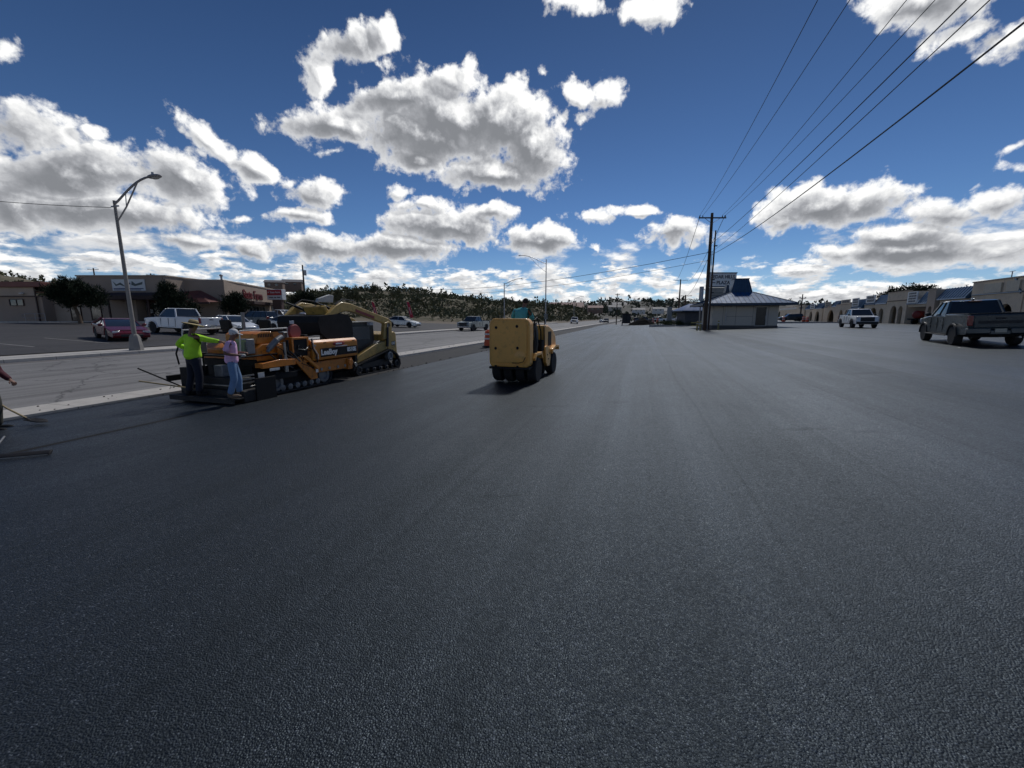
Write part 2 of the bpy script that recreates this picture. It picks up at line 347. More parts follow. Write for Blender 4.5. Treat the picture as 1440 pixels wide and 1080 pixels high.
strip('ground', US, -300, 3200, G_DIRT, -.22, 60)
strip('road', [-23.45, -21, -19, -16.5, -14.65], -120, 900, G_ROAD, 0)
strip('gutter', [-14.65, -14.13], -120, 400, G_GUT, .004)
# kerbs and footways are real steps
def footway(name, ua, ub, zk, v0, v1, m, tilt=.02):
    mb = MB(); n = int((v1-v0)/1.5)
    pr = [(ua, zk-.3), (ua, zk), (ua+math.copysign(.02, ub-ua), zk+.012), (ub, zk+tilt), (ub, zk-.3)]
    rows = []
    for i in range(n+1):
        v = v0+(v1-v0)*i/n; rows.append([mb.b.verts.new((*XY(u, v), z)) for u, z in pr])
    for i in range(n):
        for j in range(len(pr)-1): mb.b.faces.new((rows[i][j], rows[i][j+1], rows[i+1][j+1], rows[i+1][j]))
    return tag(mb.build(name, m, ang=30), kind='structure')
footway('pavement', -14.13, -12.92, -.305, -30, 300, G_CONC, .015)
strip('far_gutter', [-23.45, -22.95], -120, 400, G_GUT, .005)
footway('far_pavement', -23.5, -25.3, .215, -30, 120, G_CONC, .03)
strip('old_parking_lot', [-62, -48, -35, -25.25], -40, 70, G_LOT, .02)
strip('milled_strip', [-12.95, -9.3], 110, 300, G_ROUGH, -.045, 20)
strip('far_parking_lot', [-9.35, -4, 0, 8, 18, 30, 60], 120, 330, G_ROAD, -.01, 15)
strip('milled_strip', [-12.95, -11, -9.3], 12, 110, G_ROUGH, -.045, 2, zf=lambda u, v: zprof(u)+.02*mnoise.noise(Vector((u*2, v*.8, 0))))
strip('milled_strip', [-12.95, -9.3], -40, 12.2, G_ROUGH, -.05)
# fresh mat: compacted field, and the pull behind the paver with its own loose, proud edge
def mat_edge(u, v): return zprof(u)
strip('asphalt_lot', [-9.42, -4, 0, 4, 8, 13, 18, 24, 30, 37.5], -60, 88, G_FRESH, 0, 4)
strip('asphalt_lot', [-10.0, -9.4, -4, 0, 8, 18, 37.5], 88, 120, G_FRESH, -.003, 4)
mbe = MB()
for i in range(150):                        # ragged drop along the outer edge of the field
    v = 12+i*.7; a = [(-9.40, .001), (-9.47+.03*mnoise.noise(Vector((v, 0, 0))), -.008), (-9.56+.05*mnoise.noise(Vector((v*2, 3, 0))), -.07)]
    w = v+.7; b = [(-9.40, .001), (-9.47+.03*mnoise.noise(Vector((w, 0, 0))), -.008), (-9.56+.05*mnoise.noise(Vector((w*2, 3, 0))), -.07)]
    for (p0, p1, q0, q1) in ((a[0], a[1], b[0], b[1]), (a[1], a[2], b[1], b[2])):
        mbe.quad(*[(*XY(u, vv), zprof(u)+dz) for (u, dz), vv in ((p0, v), (p1, v), (q1, w), (q0, w))])
tag(mbe.build('asphalt_edge', G_FRESH), kind='structure')
G_MAT = ground_mat('hot_mat', fresh_asphalt)
strip('asphalt_mat', [-12.9, -11, -9.46], -40, 8.1, G_MAT, .018)
mbe = MB(); mbe.quad(*[(*XY(u, v), zprof(-9.44)+dz) for u, v, dz in ((-9.46, -40, .018), (-9.46, 8.1, .018), (-9.40, 8.1, -.005), (-9.40, -40, -.005))])
tag(mbe.build('mat_joint', mat('joint_black', (.006, .006, .007), .9)), kind='structure')

LINE = mat('faded_line_paint', (.30, .29, .27), .8, grime=.6)
for i, v in enumerate((6, 9, 12, 15, 21, 24, 29.5, 36, 39)):
    mb = MB(); mb.quad(*[(*XY(u, vv), zprof(u)+.026) for u, vv in ((-34.5, v), (-28.6, v), (-28.6, v+.1), (-34.5, v+.1))]); tag(mb.build('parking_line', LINE, recalc=False), kind='structure')
# ------------------------------------------------------------------ hills and far vegetation
rnd = random.Random(7)
def lerp_tab(tab, x):
    if x <= tab[0][0]: return tab[0][1]
    for (a, za), (b, zb) in zip(tab, tab[1:]):
        if x <= b: return za+(zb-za)*(x-a)/(b-a)
    return tab[-1][1]
def sst(t): t = max(0, min(1, t)); return t*t*(3-2*t)
NR = [(-60, .060), (-51, .058), (-46, .040), (-36, .036), (-30, .040), (-26, .048), (-22, .056), (-19, .060), (-16, .060), (-12, .058), (-7, .044), (-3, .037), (0, .034), (4, .029), (9, .018), (14, .004), (22, -.004)]
FR = [(-12, .020), (0, .026), (6, .031), (10, .030), (13, .033), (18, .031), (22, .030), (27, .026), (35, .021), (60, .018)]
def hz(azd, r, tab, r0, r1, zb, amp, fs):
    top = lerp_tab(tab, azd)*r1+EYE; t = (r-r0)/(r1-r0); x, y = r*math.sin(R(azd)), r*math.cos(R(azd))
    n = mnoise.fractal(Vector((x*fs, y*fs, 1.7)), 1, 2, 5)
    rg = abs(mnoise.fractal(Vector((x*fs*.6, y*fs*.6, 9)), 1, 2, 3))
    if t > 1: base = top-(t-1)*(r1-r0)*.12
    else: base = zb+(top-zb)*(sst(t)*.55+t*.45)
    z = base+(n*amp-rg*amp*.6)*sst(t*3)*(.35 if t > .85 else 1)
    if r0 == 105:                           # the slope starts well back from the street
        w = max(0, min(1, (-UV(x, y)[0]-29)/16)); z = z*w-4*(1-w)
    return z
def hill(name, tab, a0, a1, da, r0, r1, rmax, nr, zb, amp, fs, m):
    mb = MB(); rows = []; n = int((a1-a0)/da)
    for i in range(n+1):
        a = a0+da*i; row = []
        for j in range(nr+1):
            r = r0+(rmax-r0)*j/nr; row.append(mb.b.verts.new((r*math.sin(R(a)), r*math.cos(R(a)), hz(a, r, tab, r0, r1, zb, amp, fs)-(1.0 if j == 0 else 0))))
        rows.append(row)
    for i in range(n):
        for j in range(nr): mb.b.faces.new((rows[i][j], rows[i][j+1], rows[i+1][j+1], rows[i+1][j]))
    return tag(mb.build(name, m, ang=180), kind='structure')
def hill_mat(c1, c2, c3, s):
    def f(t, p, g, S):
        n = t.noise(g, s, 8, .72); k = t.noise(g, s*6, 6, .7); q = t.noise(t.mapping(g, sc=(1, 1, 6)), s*1.4, 6, .7)
        c = t.mix(t.mr(n, .4, .6), c1, c2); c = t.mix(t.mr(k, .5, .62, 0, .8), c, c3); c = t.mix(t.mr(q, .56, .66, 0, .7), c, tuple(x*1.35 for x in c1))
        t.put(p.inputs['Base Color'], c); p.inputs['Roughness'].default_value = .95; p.inputs['Specular IOR Level'].default_value = .1; bump(t, p, n, .6, .6)
    return f
G_HILL = ground_mat('hill_soil', hill_mat((.215, .18, .135), (.13, .118, .08), (.06, .066, .038), .05))
G_FAR = ground_mat('far_soil', hill_mat((.22, .20, .18), (.15, .145, .125), (.08, .09, .072), .012))
hill('hill', NR, -62, 24, .5, 105, 330, 420, 46, 1.2, 3.0, .018, G_HILL)
hill('hill', FR, -16, 62, .5, 420, 1600, 2000, 34, 0, 16, .0035, G_FAR)
def leaf_mat(name, c1, c2, c3, s=1.5):
    m = bpy.data.materials.new(name); m.use_nodes = True; t = NT(m.node_tree); p = t.n['Principled BSDF']
    g = t.new('ShaderNodeNewGeometry'); n = t.noise(g.outputs['Position'], s, 4, .6)
    c = t.mix(t.mr(n, .35, .65), c1, c2); c = t.mix(t.mr(g.outputs['Random Per Island'], .5, 1, 0, .8), c, c3)
    t.put(p.inputs['Base Color'], c); p.inputs['Roughness'].default_value = .75; p.inputs['Specular IOR Level'].default_value = .2
    return m
L_JUN = leaf_mat('juniper_leaves', (.008, .016, .009), (.016, .027, .012), (.026, .038, .016))
L_GRN = leaf_mat('shrub_leaves', (.04, .062, .025), (.07, .09, .035), (.10, .115, .05))
L_SAGE = leaf_mat('hill_leaves', (.065, .076, .038), (.12, .12, .066), (.18, .165, .10), .08)
L_FAR = leaf_mat('far_leaves', (.035, .046, .03), (.055, .066, .045), (.075, .08, .055), .02)
BARK = mat('bark', (.12, .085, .06), .9, bump=.5, bs=12)
def leafset(mb, c, r, n, s, rr, up=.3, aspect=1.):   # small leaf faces through the volume of one clump
    for _ in range(n):
        d = Vector((rr.gauss(0, 1), rr.gauss(0, 1), rr.gauss(0, 1))).normalized(); q = rr.random()**.45
        p = Vector(c)+Vector((d.x*r[0], d.y*r[1], d.z*r[2]))*q
        ax = (d+Vector((rr.gauss(0, .6), rr.gauss(0, .6), up+rr.gauss(0, .5)))).normalized(); sd_ = ax.orthogonal().normalized()
        sd_ = (Matrix.Rotation(rr.random()*6.28, 3, ax) @ sd_)*s*rr.uniform(.5, 1.1)/aspect*.5; ax = ax*s*rr.uniform(.6, 1.3)*aspect
        vs = [mb.b.verts.new(p-sd_), mb.b.verts.new(p+sd_), mb.b.verts.new(p+ax*.7+sd_*.7), mb.b.verts.new(p+ax)]
        mb.b.faces.new(vs)
def shrubs(name, n, tab, a0, a1, r0, r1, zb, amp, fs, size, seed, m, leaves=9, near=.0, lf=.8):
    rr = random.Random(seed); mb = MB(); k = 0
    while k < n:
        a = rr.uniform(a0, a1); r = (r0+8)+(r1*1.03-r0-8)*rr.random()**(.8)
        x, y = r*math.sin(R(a)), r*math.cos(R(a)); u, v = UV(x, y)
        if u > -30 and r < 330: continue
        if mnoise.noise(Vector((x*.02*110/r0, y*.02*110/r0, 4)))+rr.uniform(-.35, .35) < -.08: continue
        z = hz(a, r, tab, r0, r1, zb, amp, fs); h = size*rr.choice((.35, .5, .7, .9, 1.35))*rr.uniform(.8, 1.2)*(r/r1*.6+.5)
        tall = rr.random() < .14
        w = h*(.45 if tall else .75); hh = h*(1.5 if tall else .8)
        leafset(mb, (x, y, z+hh*.45), (w, w, hh*.55), leaves, h*lf, rr, .5)
        k += 1
    return tag(mb.build(name, m, recalc=False, ang=180), kind='stuff', label='dark junipers and sage scattered over the '+('near hillside' if r1 < 500 else 'far ridge'), cat='shrubs')
shrubs('hillside_shrubs', 2500, NR, -60, 18, 105, 330, 1.2, 3.0, .018, 2.5, 3, L_SAGE, 26, lf=.42)
shrubs('far_shrubs', 1500, FR, -14, 60, 420, 1600, 0, 16, .0035, 11, 5, L_FAR, 12, lf=.5)
mb = MB(); rr = random.Random(31)
for i in range(1500):                       # low brush on the flats either side of the far street
    if rr.random() < .62: u, v = rr.uniform(-85, -28), rr.uniform(92, 320)
    else: u, v = rr.uniform(-8, 110), rr.uniform(185, 400)
    if v < 130 and u > -36: continue
    x, y = XY(u, v); r = math.hypot(x, y); a = math.degrees(math.atan2(x, y)); z = gz(x, y)-.2
    if -60 < a < 24 and 105 < r < 400: z = max(z, hz(a, r, NR, 105, 330, 1.2, 3.0, .018))
    h = rr.choice((.4, .6, .9, 1.5))*rr.uniform(.8, 1.3)*(1+v/400); leafset(mb, (x, y, z+h*.4), (h*.9, h*.9, h*.55), 16, h*.36, rr, .5)
tag(mb.build('roadside_brush', L_SAGE, recalc=False, ang=180), kind='stuff', label='low olive brush on the flats beside the far street', cat='brush')
def tree(loc, blobs, n, ls, m, label, cat='tree', group=None, name='juniper_tree', trunk=(.14, 1.6, .3), seed=1, aspect=1.8, up=.6):
    rr = random.Random(seed); e = empty(name, loc, 0, label, cat, group); mb = MB()
    for (c, r) in blobs:
        k = max(3, int(n*r[0]*r[2]))
        for _ in range(k):                         # tufts that stand out of the clump
            d = Vector((rr.gauss(0, 1), rr.gauss(0, 1), rr.gauss(0, 1))).normalized(); q = rr.uniform(.35, 1.08)
            p = Vector(c)+Vector((d.x*r[0], d.y*r[1], d.z*r[2]))*q; ts = ls*rr.uniform(1.2, 2.6)
            leafset(mb, p, (ts, ts, ts*1.1), 26, ls, rr, up, aspect)
    mb.build('crown', m, e, recalc=False, ang=180)
    tr = MB(); r0, h, lean = trunk; top = Vector((lean, 0, h)); tr.tube([(0, 0, -.1), (lean*.3, .05, h*.4), top], [r0, r0*.8, r0*.6], 9)
    for (c, r) in blobs: tr.tube([top*.8, (top+Vector(c))/2+Vector((0, 0, .1)), Vector(c)+Vector((0, 0, r[2]*.4))], [r0*.5, r0*.3, r0*.1], 6)
    tr.build('trunk', BARK, e); return e
# ------------------------------------------------------------------ lettering
def text(s, size, parent, loc, rot, m, name='lettering', ext=.01, sx=1, bold=.0, align='CENTER'):
    cu = bpy.data.curves.new('t', 'FONT'); cu.body = s; cu.size = size; cu.extrude = ext; cu.align_x = align; cu.align_y = 'CENTER'; cu.offset = bold; cu.resolution_u = 3
    ob = bpy.data.objects.new('t', cu); COL.objects.link(ob); dg = bpy.context.evaluated_depsgraph_get()
    me = bpy.data.meshes.new_from_object(ob.evaluated_get(dg)); COL.objects.unlink(ob); bpy.data.objects.remove(ob)
    me.materials.clear(); me.materials.append(m); me.transform(Matrix.Diagonal((sx, 1, 1, 1)))
    o = bpy.data.objects.new(name, me); COL.objects.link(o); o.parent = parent; o.location = loc; o.rotation_euler = rot; return o
# ------------------------------------------------------------------ common materials
STUC = mat('tan_stucco', (.36, .28, .22), .9, var=.08, bump=.3, bs=30, vs_=.6)
STUC2 = mat('pale_stucco', (.46, .37, .29), .9, var=.08, bump=.3, bs=30, vs_=.6)
STUC3 = mat('beige_stucco', (.70, .57, .42), .9, var=.07, bump=.3, bs=30, vs_=.5, grime=.25)
REDM = mat('red_metal_fascia', (.20, .075, .06), .55, .2, vs_=1)
REDROOF = mat('red_roof_tile', (.17, .055, .042), .75, bump=.6, bs=6, vs_=2)
BROWN = mat('brown_trim', (.055, .03, .025), .6)
TRIMW = mat('white_trim', (.62, .60, .56), .6)
GLASS = mat('dark_glass', (.02, .026, .034), .06, spec=.8, var=.3, vs_=.5)
STEELG = mat('galvanised_steel', (.33, .33, .34), .45, .6, vs_=4)
CONCP = mat('pole_concrete', (.27, .25, .225), .8, bump=.2)
SIGNW = mat('sign_white', (.70, .71, .70), .5, vs_=1, var=.06)
SIGNR = mat('sign_red', (.42, .02, .03), .45, var=.05)
DKRED = mat('letter_red', (.13, .005, .008), .5, var=.05)
INK = mat('sign_ink', (.03, .035, .05), .6)
BLUEM = mat('blue_metal', (.028, .085, .17), .35, .3, vs_=.8, var=.15, coat=.2)
BLACKR = mat('black_rubber', (.016, .016, .017), .8, bump=.3)
WOODP = mat('pole_wood', (.075, .05, .035), .9, bump=.4, bs=14, vs_=1.5)
# ------------------------------------------------------------------ left-hand commercial buildings
def window(parent, x0, x1, z0, z1, y, name='window', mull=1, fm=BROWN, pane=GLASS, dep=.08, depr=.05):
    f = MB(); w = .06
    f.bx(x0, x1, y-dep, y+depr, z0, z0+w).bx(x0, x1, y-dep, y+depr, z1-w, z1).bx(x0, x0+w, y-dep, y+depr, z0+w, z1-w).bx(x1-w, x1, y-dep, y+depr, z0+w, z1-w)
    for k in range(mull): q = x0+(x1-x0)*(k+1)/(mull+1); f.bx(q-.03, q+.03, y-dep+.005, y+depr, z0+w, z1-w)
    o = f.build(name, fm, parent); g = MB().bx(x0+w, x1-w, y-dep*.3, y+depr*.9, z0+w, z1-w).build('pane', pane, o); return o
def wallbox(x0, x1, y0, y1, z0, z1): return MB().bx(x0, x1, y0, y1, z0, z1)
# low building at the far left
b = empty('office_building', (-58, 50, 1.3), 0, 'low tan stucco building with a rust red metal roof edge, left of the spreading juniper', 'building')
wallbox(-12, 1.2, 0, 12, -.8, 3.1).build('wall', STUC, b)
wallbox(-12, .6, -.12, .0, 3.1, 4.1).build('upper_wall', STUC2, b)
wallbox(-12.3, 1.9, -.5, 12.4, 4.1, 4.72).build('roof', REDM, b, .04)
wallbox(-12.1, 1.4, -.2, -.0, 2.95, 3.1).build('band', BROWN, b)
wallbox(.62, .74, -.22, -.1, -.4, 4.1).build('downpipe', BROWN, b)
window(b, -2.7, -1.0, 1.9, 2.7, -.05); window(b, -6.2, -4.4, 1.9, 2.7, -.05)
wallbox(1.2, 7.5, 1.2, 12, -.8, 4.3).build('side_wall', STUC2, b); wallbox(1.2, 7.8, .9, 12.2, 4.3, 4.6).build('roof_edge', REDM, b)
window(b, 3.2, 4.5, .1, 1.9, 1.15, mull=0)
l = MB().ell((-.75, -.35, 3.35), (.28, .18, .12)).cyl((-.75, -.3, 3.35), (-.75, 0, 3.4), .04).build('wall_lamp', TRIMW, b)
# middle building with the pictured sign and brown canopy
b = empty('office_building', (-47, 50.3, 1.35), 0, 'tan stucco building with a picture sign above a brown entrance canopy, behind the maroon coupe', 'building')
wl = MB().bx(-5.5, 1.2, 0, 14, -.8, 5.35).bx(4.6, 5.2, 0, 14, -.8, 5.35).bx(1.2, 4.6, 0, 14, 2.6, 5.35).bx(1.2, 4.6, 1.4, 14, -.8, 2.6); wl.build('wall', STUC, b)
wallbox(-5.6, 5.3, -.1, 14, 5.35, 5.5).build('parapet_cap', STUC2, b, .02)
MB().prism([(-1.3, 2.55), (-1.3, 3.05), (-.9, 3.4), (0, 3.4), (0, 2.55)], -1.9, 4.6, 'yz').build('canopy', BROWN, b, .03)
for x in (-1.1, 1.15, 3.6): MB().bx(x, x+.15, -1.2, -1.05, -.6, 2.55).build('canopy_post', BROWN, b)
for x in (1.3, 2.9):
    d = window(b, x, x+1.5, -.55, 2.2, 1.3, 'door', 0, STEELG); MB().bx(x+.5, x+.8, 1.19, 1.22, 1.0, 1.5).bx(x+.9, x+1.15, 1.19, 1.22, .6, .85).build('notice', SIGNW, d); MB().bx(x+1.3, x+1.34, 1.1, 1.16, .3, .9).build('handle', STEELG, d)
window(b, -4.4, -3.1, .1, 1.9, -.02, mull=0)
s = wallbox(-1.25, 2.7, -.12, -.02, 3.65, 5.0).build('sign_board', SIGNW, b)
MB().prism([(-1.1, 4.75), (-.7, 4.4), (-.2, 4.62), (.2, 4.3), (.3, 4.15), (-.3, 4.35), (-.8, 4.2)], -.135, -.12).build('bird_emblem', mat('emblem', (.10, .13, .12), .6), s); MB().prism([(1.2, 4.8), (1.6, 4.45), (2.5, 4.7), (2.4, 4.4), (1.5, 4.2), (1.1, 4.35)], -.135, -.12).build('bird_emblem', mat('emblem', (.10, .13, .12), .6), s)
MB().bx(-1.1, 2.5, -.134, -.12, 3.86, 3.96).bx(-1.1, 2.2, -.134, -.12, 3.72, 3.79).bx(.3, 1.0, -.134, -.12, 4.4, 4.6).build('small_print', mat('print_blue', (.06, .07, .16), .6), s)
# insurance office on the right of the row
b = empty('office_building', (-37.4, 54, 1.4), 0, 'long tan stucco building with red letters on its parapet and a red porch roof', 'building')
MB().prism([(-8.2, 0), (0, 0), (-.9, 3.8), (-8.2, 3.8)], -.8, 5.1, 'xy').build('wall', STUC, b); MB().prism([(-8.3, -.1), (.0, -.1), (-.95, 4), (-8.3, 4)], 5.1, 5.26, 'xy').build('parapet_cap', STUC2, b)
wg = empty('wing', (0, 0, 0), R(12)+math.pi/2-0, None); wg.parent = b      # local x runs back along the receding wall, -y faces the street
wg.rotation_euler = (0, 0, R(102)); w_ = MB()
w_.bx(0.02, 21, .1, 7, -.8, 5.1); w_.build('wall', STUC, wg)
wallbox(.03, 21.1, .0, 7, 5.1, 5.25).build('parapet_cap', STUC2, wg)
wallbox(5.2, 16, -1.5, .1, 2.3, 2.75).build('canopy', BROWN, wg, .03)
window(wg, 7.2, 13.5, -.4, 2.1, .06, 'shop_window', 4, STEELG); MB().bx(14.1, 14.35, -.9, -.65, -.6, 2.3).build('canopy_post', TRIMW, wg)
text('State Farm', 1.75, wg, (9.2, .02, 3.7), (R(90), 0, 0), DKRED, 'sign_lettering', .05, .95, .028)
# the wing's street side faces back toward the camera: mirror the run so that x grows away from the corner
rf = MB(); rf._add([(-8.1, 0, 4.25), (-3.3, 0, 4.25), (-.3, 0, 2.45), (-.3, -2.6, 2.3), (-8.1, -2.6, 2.3), (-3.0, -1.0, 3.6), (-8.1, -1.0, 3.9)], [(0, 6, 5, 1), (6, 4, 3, 5), (1, 5, 3, 2)])
rf.build('porch_roof', REDROOF, b); MB().bx(-8.1, -.3, -2.6, -2.4, 2.1, 2.3).build('porch_fascia', BROWN, b)
window(b, -5.6, -4.2, .6, 1.9, -.05); window(b, -3.1, -1.7, .6, 1.9, -.05)
MB().cyl((-.5, .4, 5.2), (-.5, .4, 5.7), .12).ell((-.5, .4, 5.8), (.22, .22, .16)).build('roof_vent', STEELG, b)
# ------------------------------------------------------------------ vehicles
def paint(name, c, metal=0., coat=.5): return mat(name, c, .32, metal, .05, 1.2, coat=coat, spec=.5)
CHROME = mat('chrome', (.55, .55, .56), .18, .95); PLASTIC = mat('black_plastic', (.02, .02, .022), .6); ALLOY = mat('alloy_wheel', (.32, .32, .33), .35, .7)
DARKALLOY = mat('grey_alloy', (.10, .10, .105), .35, .6); HLAMP = mat('headlamp_glass', (.55, .57, .60), .12, .1, coat=1); TLAMP = mat('tail_lamp', (.22, .008, .01), .2, coat=1)
UNDER = mat('underbody', (.012, .012, .012), .9); GREYB = mat('bumper_grey', (.09, .10, .105), .35, .5); PLATE = mat('licence_plate', (.45, .42, .34), .5)
TYPES = {
 'sedan': dict(L=4.6, W=1.8, H=1.45, wb=2.7, R=.33, body=[(.49, .2), (.505, .42), (.495, .60), (.46, .70), (.30, .86), (.20, .93), (-.33, 1.0), (-.38, 1.03), (-.475, 1.0), (-.5, .85), (-.503, .5), (-.485, .25)], gh=[(.215, .92), (.04, 1.41), (-.21, 1.42), (-.41, 1.01)], doors=(.14, -.07, -.26)),
 'coupe': dict(L=4.85, W=1.88, H=1.28, wb=2.57, R=.34, body=[(.485, .2), (.505, .36), (.49, .52), (.44, .62), (.28, .77), (.16, .84), (-.33, .92), (-.42, .95), (-.48, .97), (-.5, .85), (-.505, .5), (-.48, .25)], gh=[(.19, .83), (-.02, 1.23), (-.15, 1.25), (-.40, .94)], doors=(.12, -.20)),
 'suv': dict(L=4.8, W=1.88, H=1.74, wb=2.75, R=.37, body=[(.49, .24), (.505, .5), (.5, .78), (.46, .92), (.29, 1.04), (.22, 1.08), (-.40, 1.12), (-.49, 1.10), (-.505, .9), (-.505, .5), (-.49, .28)], gh=[(.235, 1.07), (.08, 1.68), (-.43, 1.71), (-.49, 1.10)], doors=(.15, -.06, -.26)),
 'pickup': dict(L=5.9, W=2.0, H=1.94, wb=3.65, R=.41, body=[(.49, .38), (.503, .55), (.505, .95), (.49, 1.13), (.30, 1.22), (.225, 1.26), (-.105, 1.28), (-.108, 1.34), (-.485, 1.34), (-.497, 1.32), (-.497, .72), (-.485, .5)], gh=[(.235, 1.25), (.115, 1.88), (-.055, 1.91), (-.10, 1.28)], doors=(.17, .03, -.095)),
}
def wheel(parent, x, y, r, rim=ALLOY, w=.24, spokes=6, heavy=False):
    sgn = 1 if y > 0 else -1
    t = MB(); t.lathe((x, y, r), (0, 1, 0), [(r*.62, -w/2), (r*.93, -w/2), (r, -w*.36), (r, w*.36), (r*.93, w/2), (r*.62, w/2)], 26)
    o = t.build('wheel', BLACKR, parent, ang=30); q = MB(); yo = y+sgn*(w/2-.02)
    q.lathe((x, yo, r), (0, sgn, 0), [(r*.64, -.16), (r*.64, .015), (r*.57, .015), (r*.54, -.03), (r*.54, -.12), (.0, -.12)], 24)
    for k in range(spokes):
        a = 2*math.pi*k/spokes; c_, s_ = math.cos(a), math.sin(a)
        q.box((x+c_*r*.31, yo-sgn*.012, r+s_*r*.31), (r*.56, .03, r*.17), ry=-a)
    q.cyl((x, yo-sgn*.06, r), (x, yo+sgn*.01, r), r*.15, n=12); q.build('rim', rim, o); return o
def place(e, x, y, hd, dz=0):     # stand it on the sloping ground
    hx, hy = math.cos(hd), math.sin(hd); z = lambda a, b: gz(x+hx*a-hy*b, y+hy*a+hx*b)
    fx = Vector((hx, hy, (z(1.8, 0)-z(-1.8, 0))/3.6)).normalized(); ly = Vector((-hy, hx, (z(0, .9)-z(0, -.9))/1.8)).normalized()
    up = fx.cross(ly).normalized(); ly = up.cross(fx)
    e.rotation_euler = Matrix((fx, ly, up)).transposed().to_euler(); e.location = (x, y, (z(1.8, 0)+z(-1.8, 0)+z(0, .9)+z(0, -.9))/4+dz); return e
def car(kind, col, label, cat, name, rim=ALLOY, group='cars and trucks in the lots and on the street', trim=PLASTIC, single=False, full=False, lamp_on=False, rack=False, roofcol=None):
    T = TYPES[kind]; L, W, H, wb, r = T['L'], T['W'], T['H'], T['wb'], T['R']; e = empty(name, (0, 0, 0), 0, label, cat, group); e['size'] = 1
    pts = [(x*L, z) for x, z in T['body']]; zs = .3 if kind != 'pickup' else .46; xf, xr = wb/2+.03*L, -wb/2+.03*L; xf, xr = wb/2, -wb/2
    off = .02*L if kind == 'pickup' else 0; xf += off; xr += off; ra = r*1.16
    arch = []
    for xc in (xr, xf):
        zc = r; a0 = math.asin(max(-1, min(1, (zs-zc)/ra)))
        for k in range(11):
            a = math.pi-a0-(math.pi-2*a0)*k/10; arch.append((xc+ra*math.cos(a), zc+ra*math.sin(a)))
    outline = pts+arch
    def sh(v):
        x, y, z = v; k = abs(x)/(L/2); f = 1-.11*max(0, (k-.72)/.28)**2-.05*max(0, (z-.75)/.6); return (x, y*f, z)
    bd = MB(); bd.prism(outline, -W/2, W/2, 'xz', sh); body = bd.build('body', col, e, .045, seg=3)
    MB().bx(-L*.44, L*.44, -W*.36, W*.36, zs-.08, zs+.35).build('underbody', UNDER, e)
    (bx0, bz0), (tx0, tz0), (tx1, tz1), (bx1, bz1) = [(x*L, z) for x, z in T['gh']]; wb_, wt_ = W/2-.10, W/2-.26
    g = MB(); v = [(bx0, s*wb_, bz0-.02) for s in (-1, 1)]+[(tx0, s*wt_, tz0) for s in (-1, 1)]+[(tx1, s*wt_, tz1) for s in (-1, 1)]+[(bx1, s*wb_, bz1-.02) for s in (-1, 1)]
    g._add(v, [(0, 2, 3, 1), (2, 4, 5, 3), (4, 6, 7, 5), (0, 6, 4, 2), (1, 3, 5, 7), (0, 1, 7, 6)]); g.build('windows', GLASS, e, .02)
    p = MB(); rc = roofcol or col
    p._add([(tx0+.02, -wt_-.015, tz0+.0), (tx0+.02, wt_+.015, tz0+.0), (tx1-.03, wt_+.015, tz1), (tx1-.03, -wt_-.015, tz1), (tx0-.12, -wt_+.07, H-.005), (tx0-.12, wt_-.07, H-.005), (tx1+.1, wt_-.07, H), (tx1+.1, -wt_+.07, H)], [(0, 3, 2, 1), (4, 5, 6, 7), (0, 1, 5, 4), (1, 2, 6, 5), (2, 3, 7, 6), (3, 0, 4, 7)])
    roofmb = p; o_ = roofmb.build('roof', rc, e, .02)
    for s in (-1, 1):
        MB().tube([(bx0, s*(wb_+.005), bz0-.03), (tx0, s*(wt_+.01), tz0)], .035, 6).build('pillar', col, o_); MB().tube([(tx1, s*(wt_+.005), tz1), (bx1, s*(wb_+.005), bz1-.03)], .055 if kind != 'coupe' else .09, 6).build('pillar', col, o_)
        mids = [.46] if kind != 'pickup' or single else [.5]
        if kind == 'suv': mids = [.36, .74]
        if single: mids = []
        for q in mids:
            a, b_ = bx0+(bx1-bx0)*q, tx0+(tx1-tx0)*q; MB().tube([(a, s*(wb_+.004), bz0-.02), (b_, s*(wt_+.008), tz0)], .035, 6).build('pillar', col, o_)
    def yside(x, z): k = abs(x)/(L/2); return W/2*(1-.11*max(0, (k-.72)/.28)**2-.05*max(0, (z-.75)/.6))
    belt = bz0-.04
    for s in (-1, 1):
        sm = MB()
        for d in T['doors']:
            x = d*L; sm.box((x, s*(yside(x, .8)-.002), (zs+belt)/2+.03), (.012, .02, belt-zs-.12))
        sm.box(((T['doors'][0]+T['doors'][-1])*L/2, s*(yside(0, zs)-.002), zs+.09), ((T['doors'][0]-T['doors'][-1])*L, .02, .012)); sm.build('door_seams', UNDER, e)
        for d in T['doors'][1:]: MB().box((d*L+.17, s*(yside(0, belt)-.0), belt-.16), (.17, .04, .035)).build('door_handle', col, e, .008)
        m_ = MB().ell((bx0-.22, s*(W/2+.08), belt+.13), (.07, .12, .09), 10, 6).box((bx0-.2, s*(W/2-.04), belt+.06), (.05, .12, .03)).build('mirror', trim if kind == 'pickup' else col, e)
    zf = pts[2][1] if kind != 'coupe' else .55; fx = pts[1][0]
    pick = kind == 'pickup'
    for s in (-1, 1):
        hh = .22 if pick else .13; zc = 1.0 if pick else (.66 if kind == 'sedan' else (.56 if kind == 'coupe' else .84)); xc = L*(.492 if pick else .478)
        MB().box((xc, s*(W/2-.25), zc), (.09, .34, hh), rz=-s*.28).build('headlight', HLAMP, e, .02)
        zt = 1.08 if pick else (.82 if kind == 'coupe' else (.87 if kind == 'sedan' else 1.02)); ht = .42 if pick else (.16 if kind != 'suv' else .34); wt2 = .17 if pick else .36
        MB().box((-L*.494, s*(W/2-.07-wt2/2), zt), (.08, wt2, ht)).build('taillight', TLAMP, e, .02)
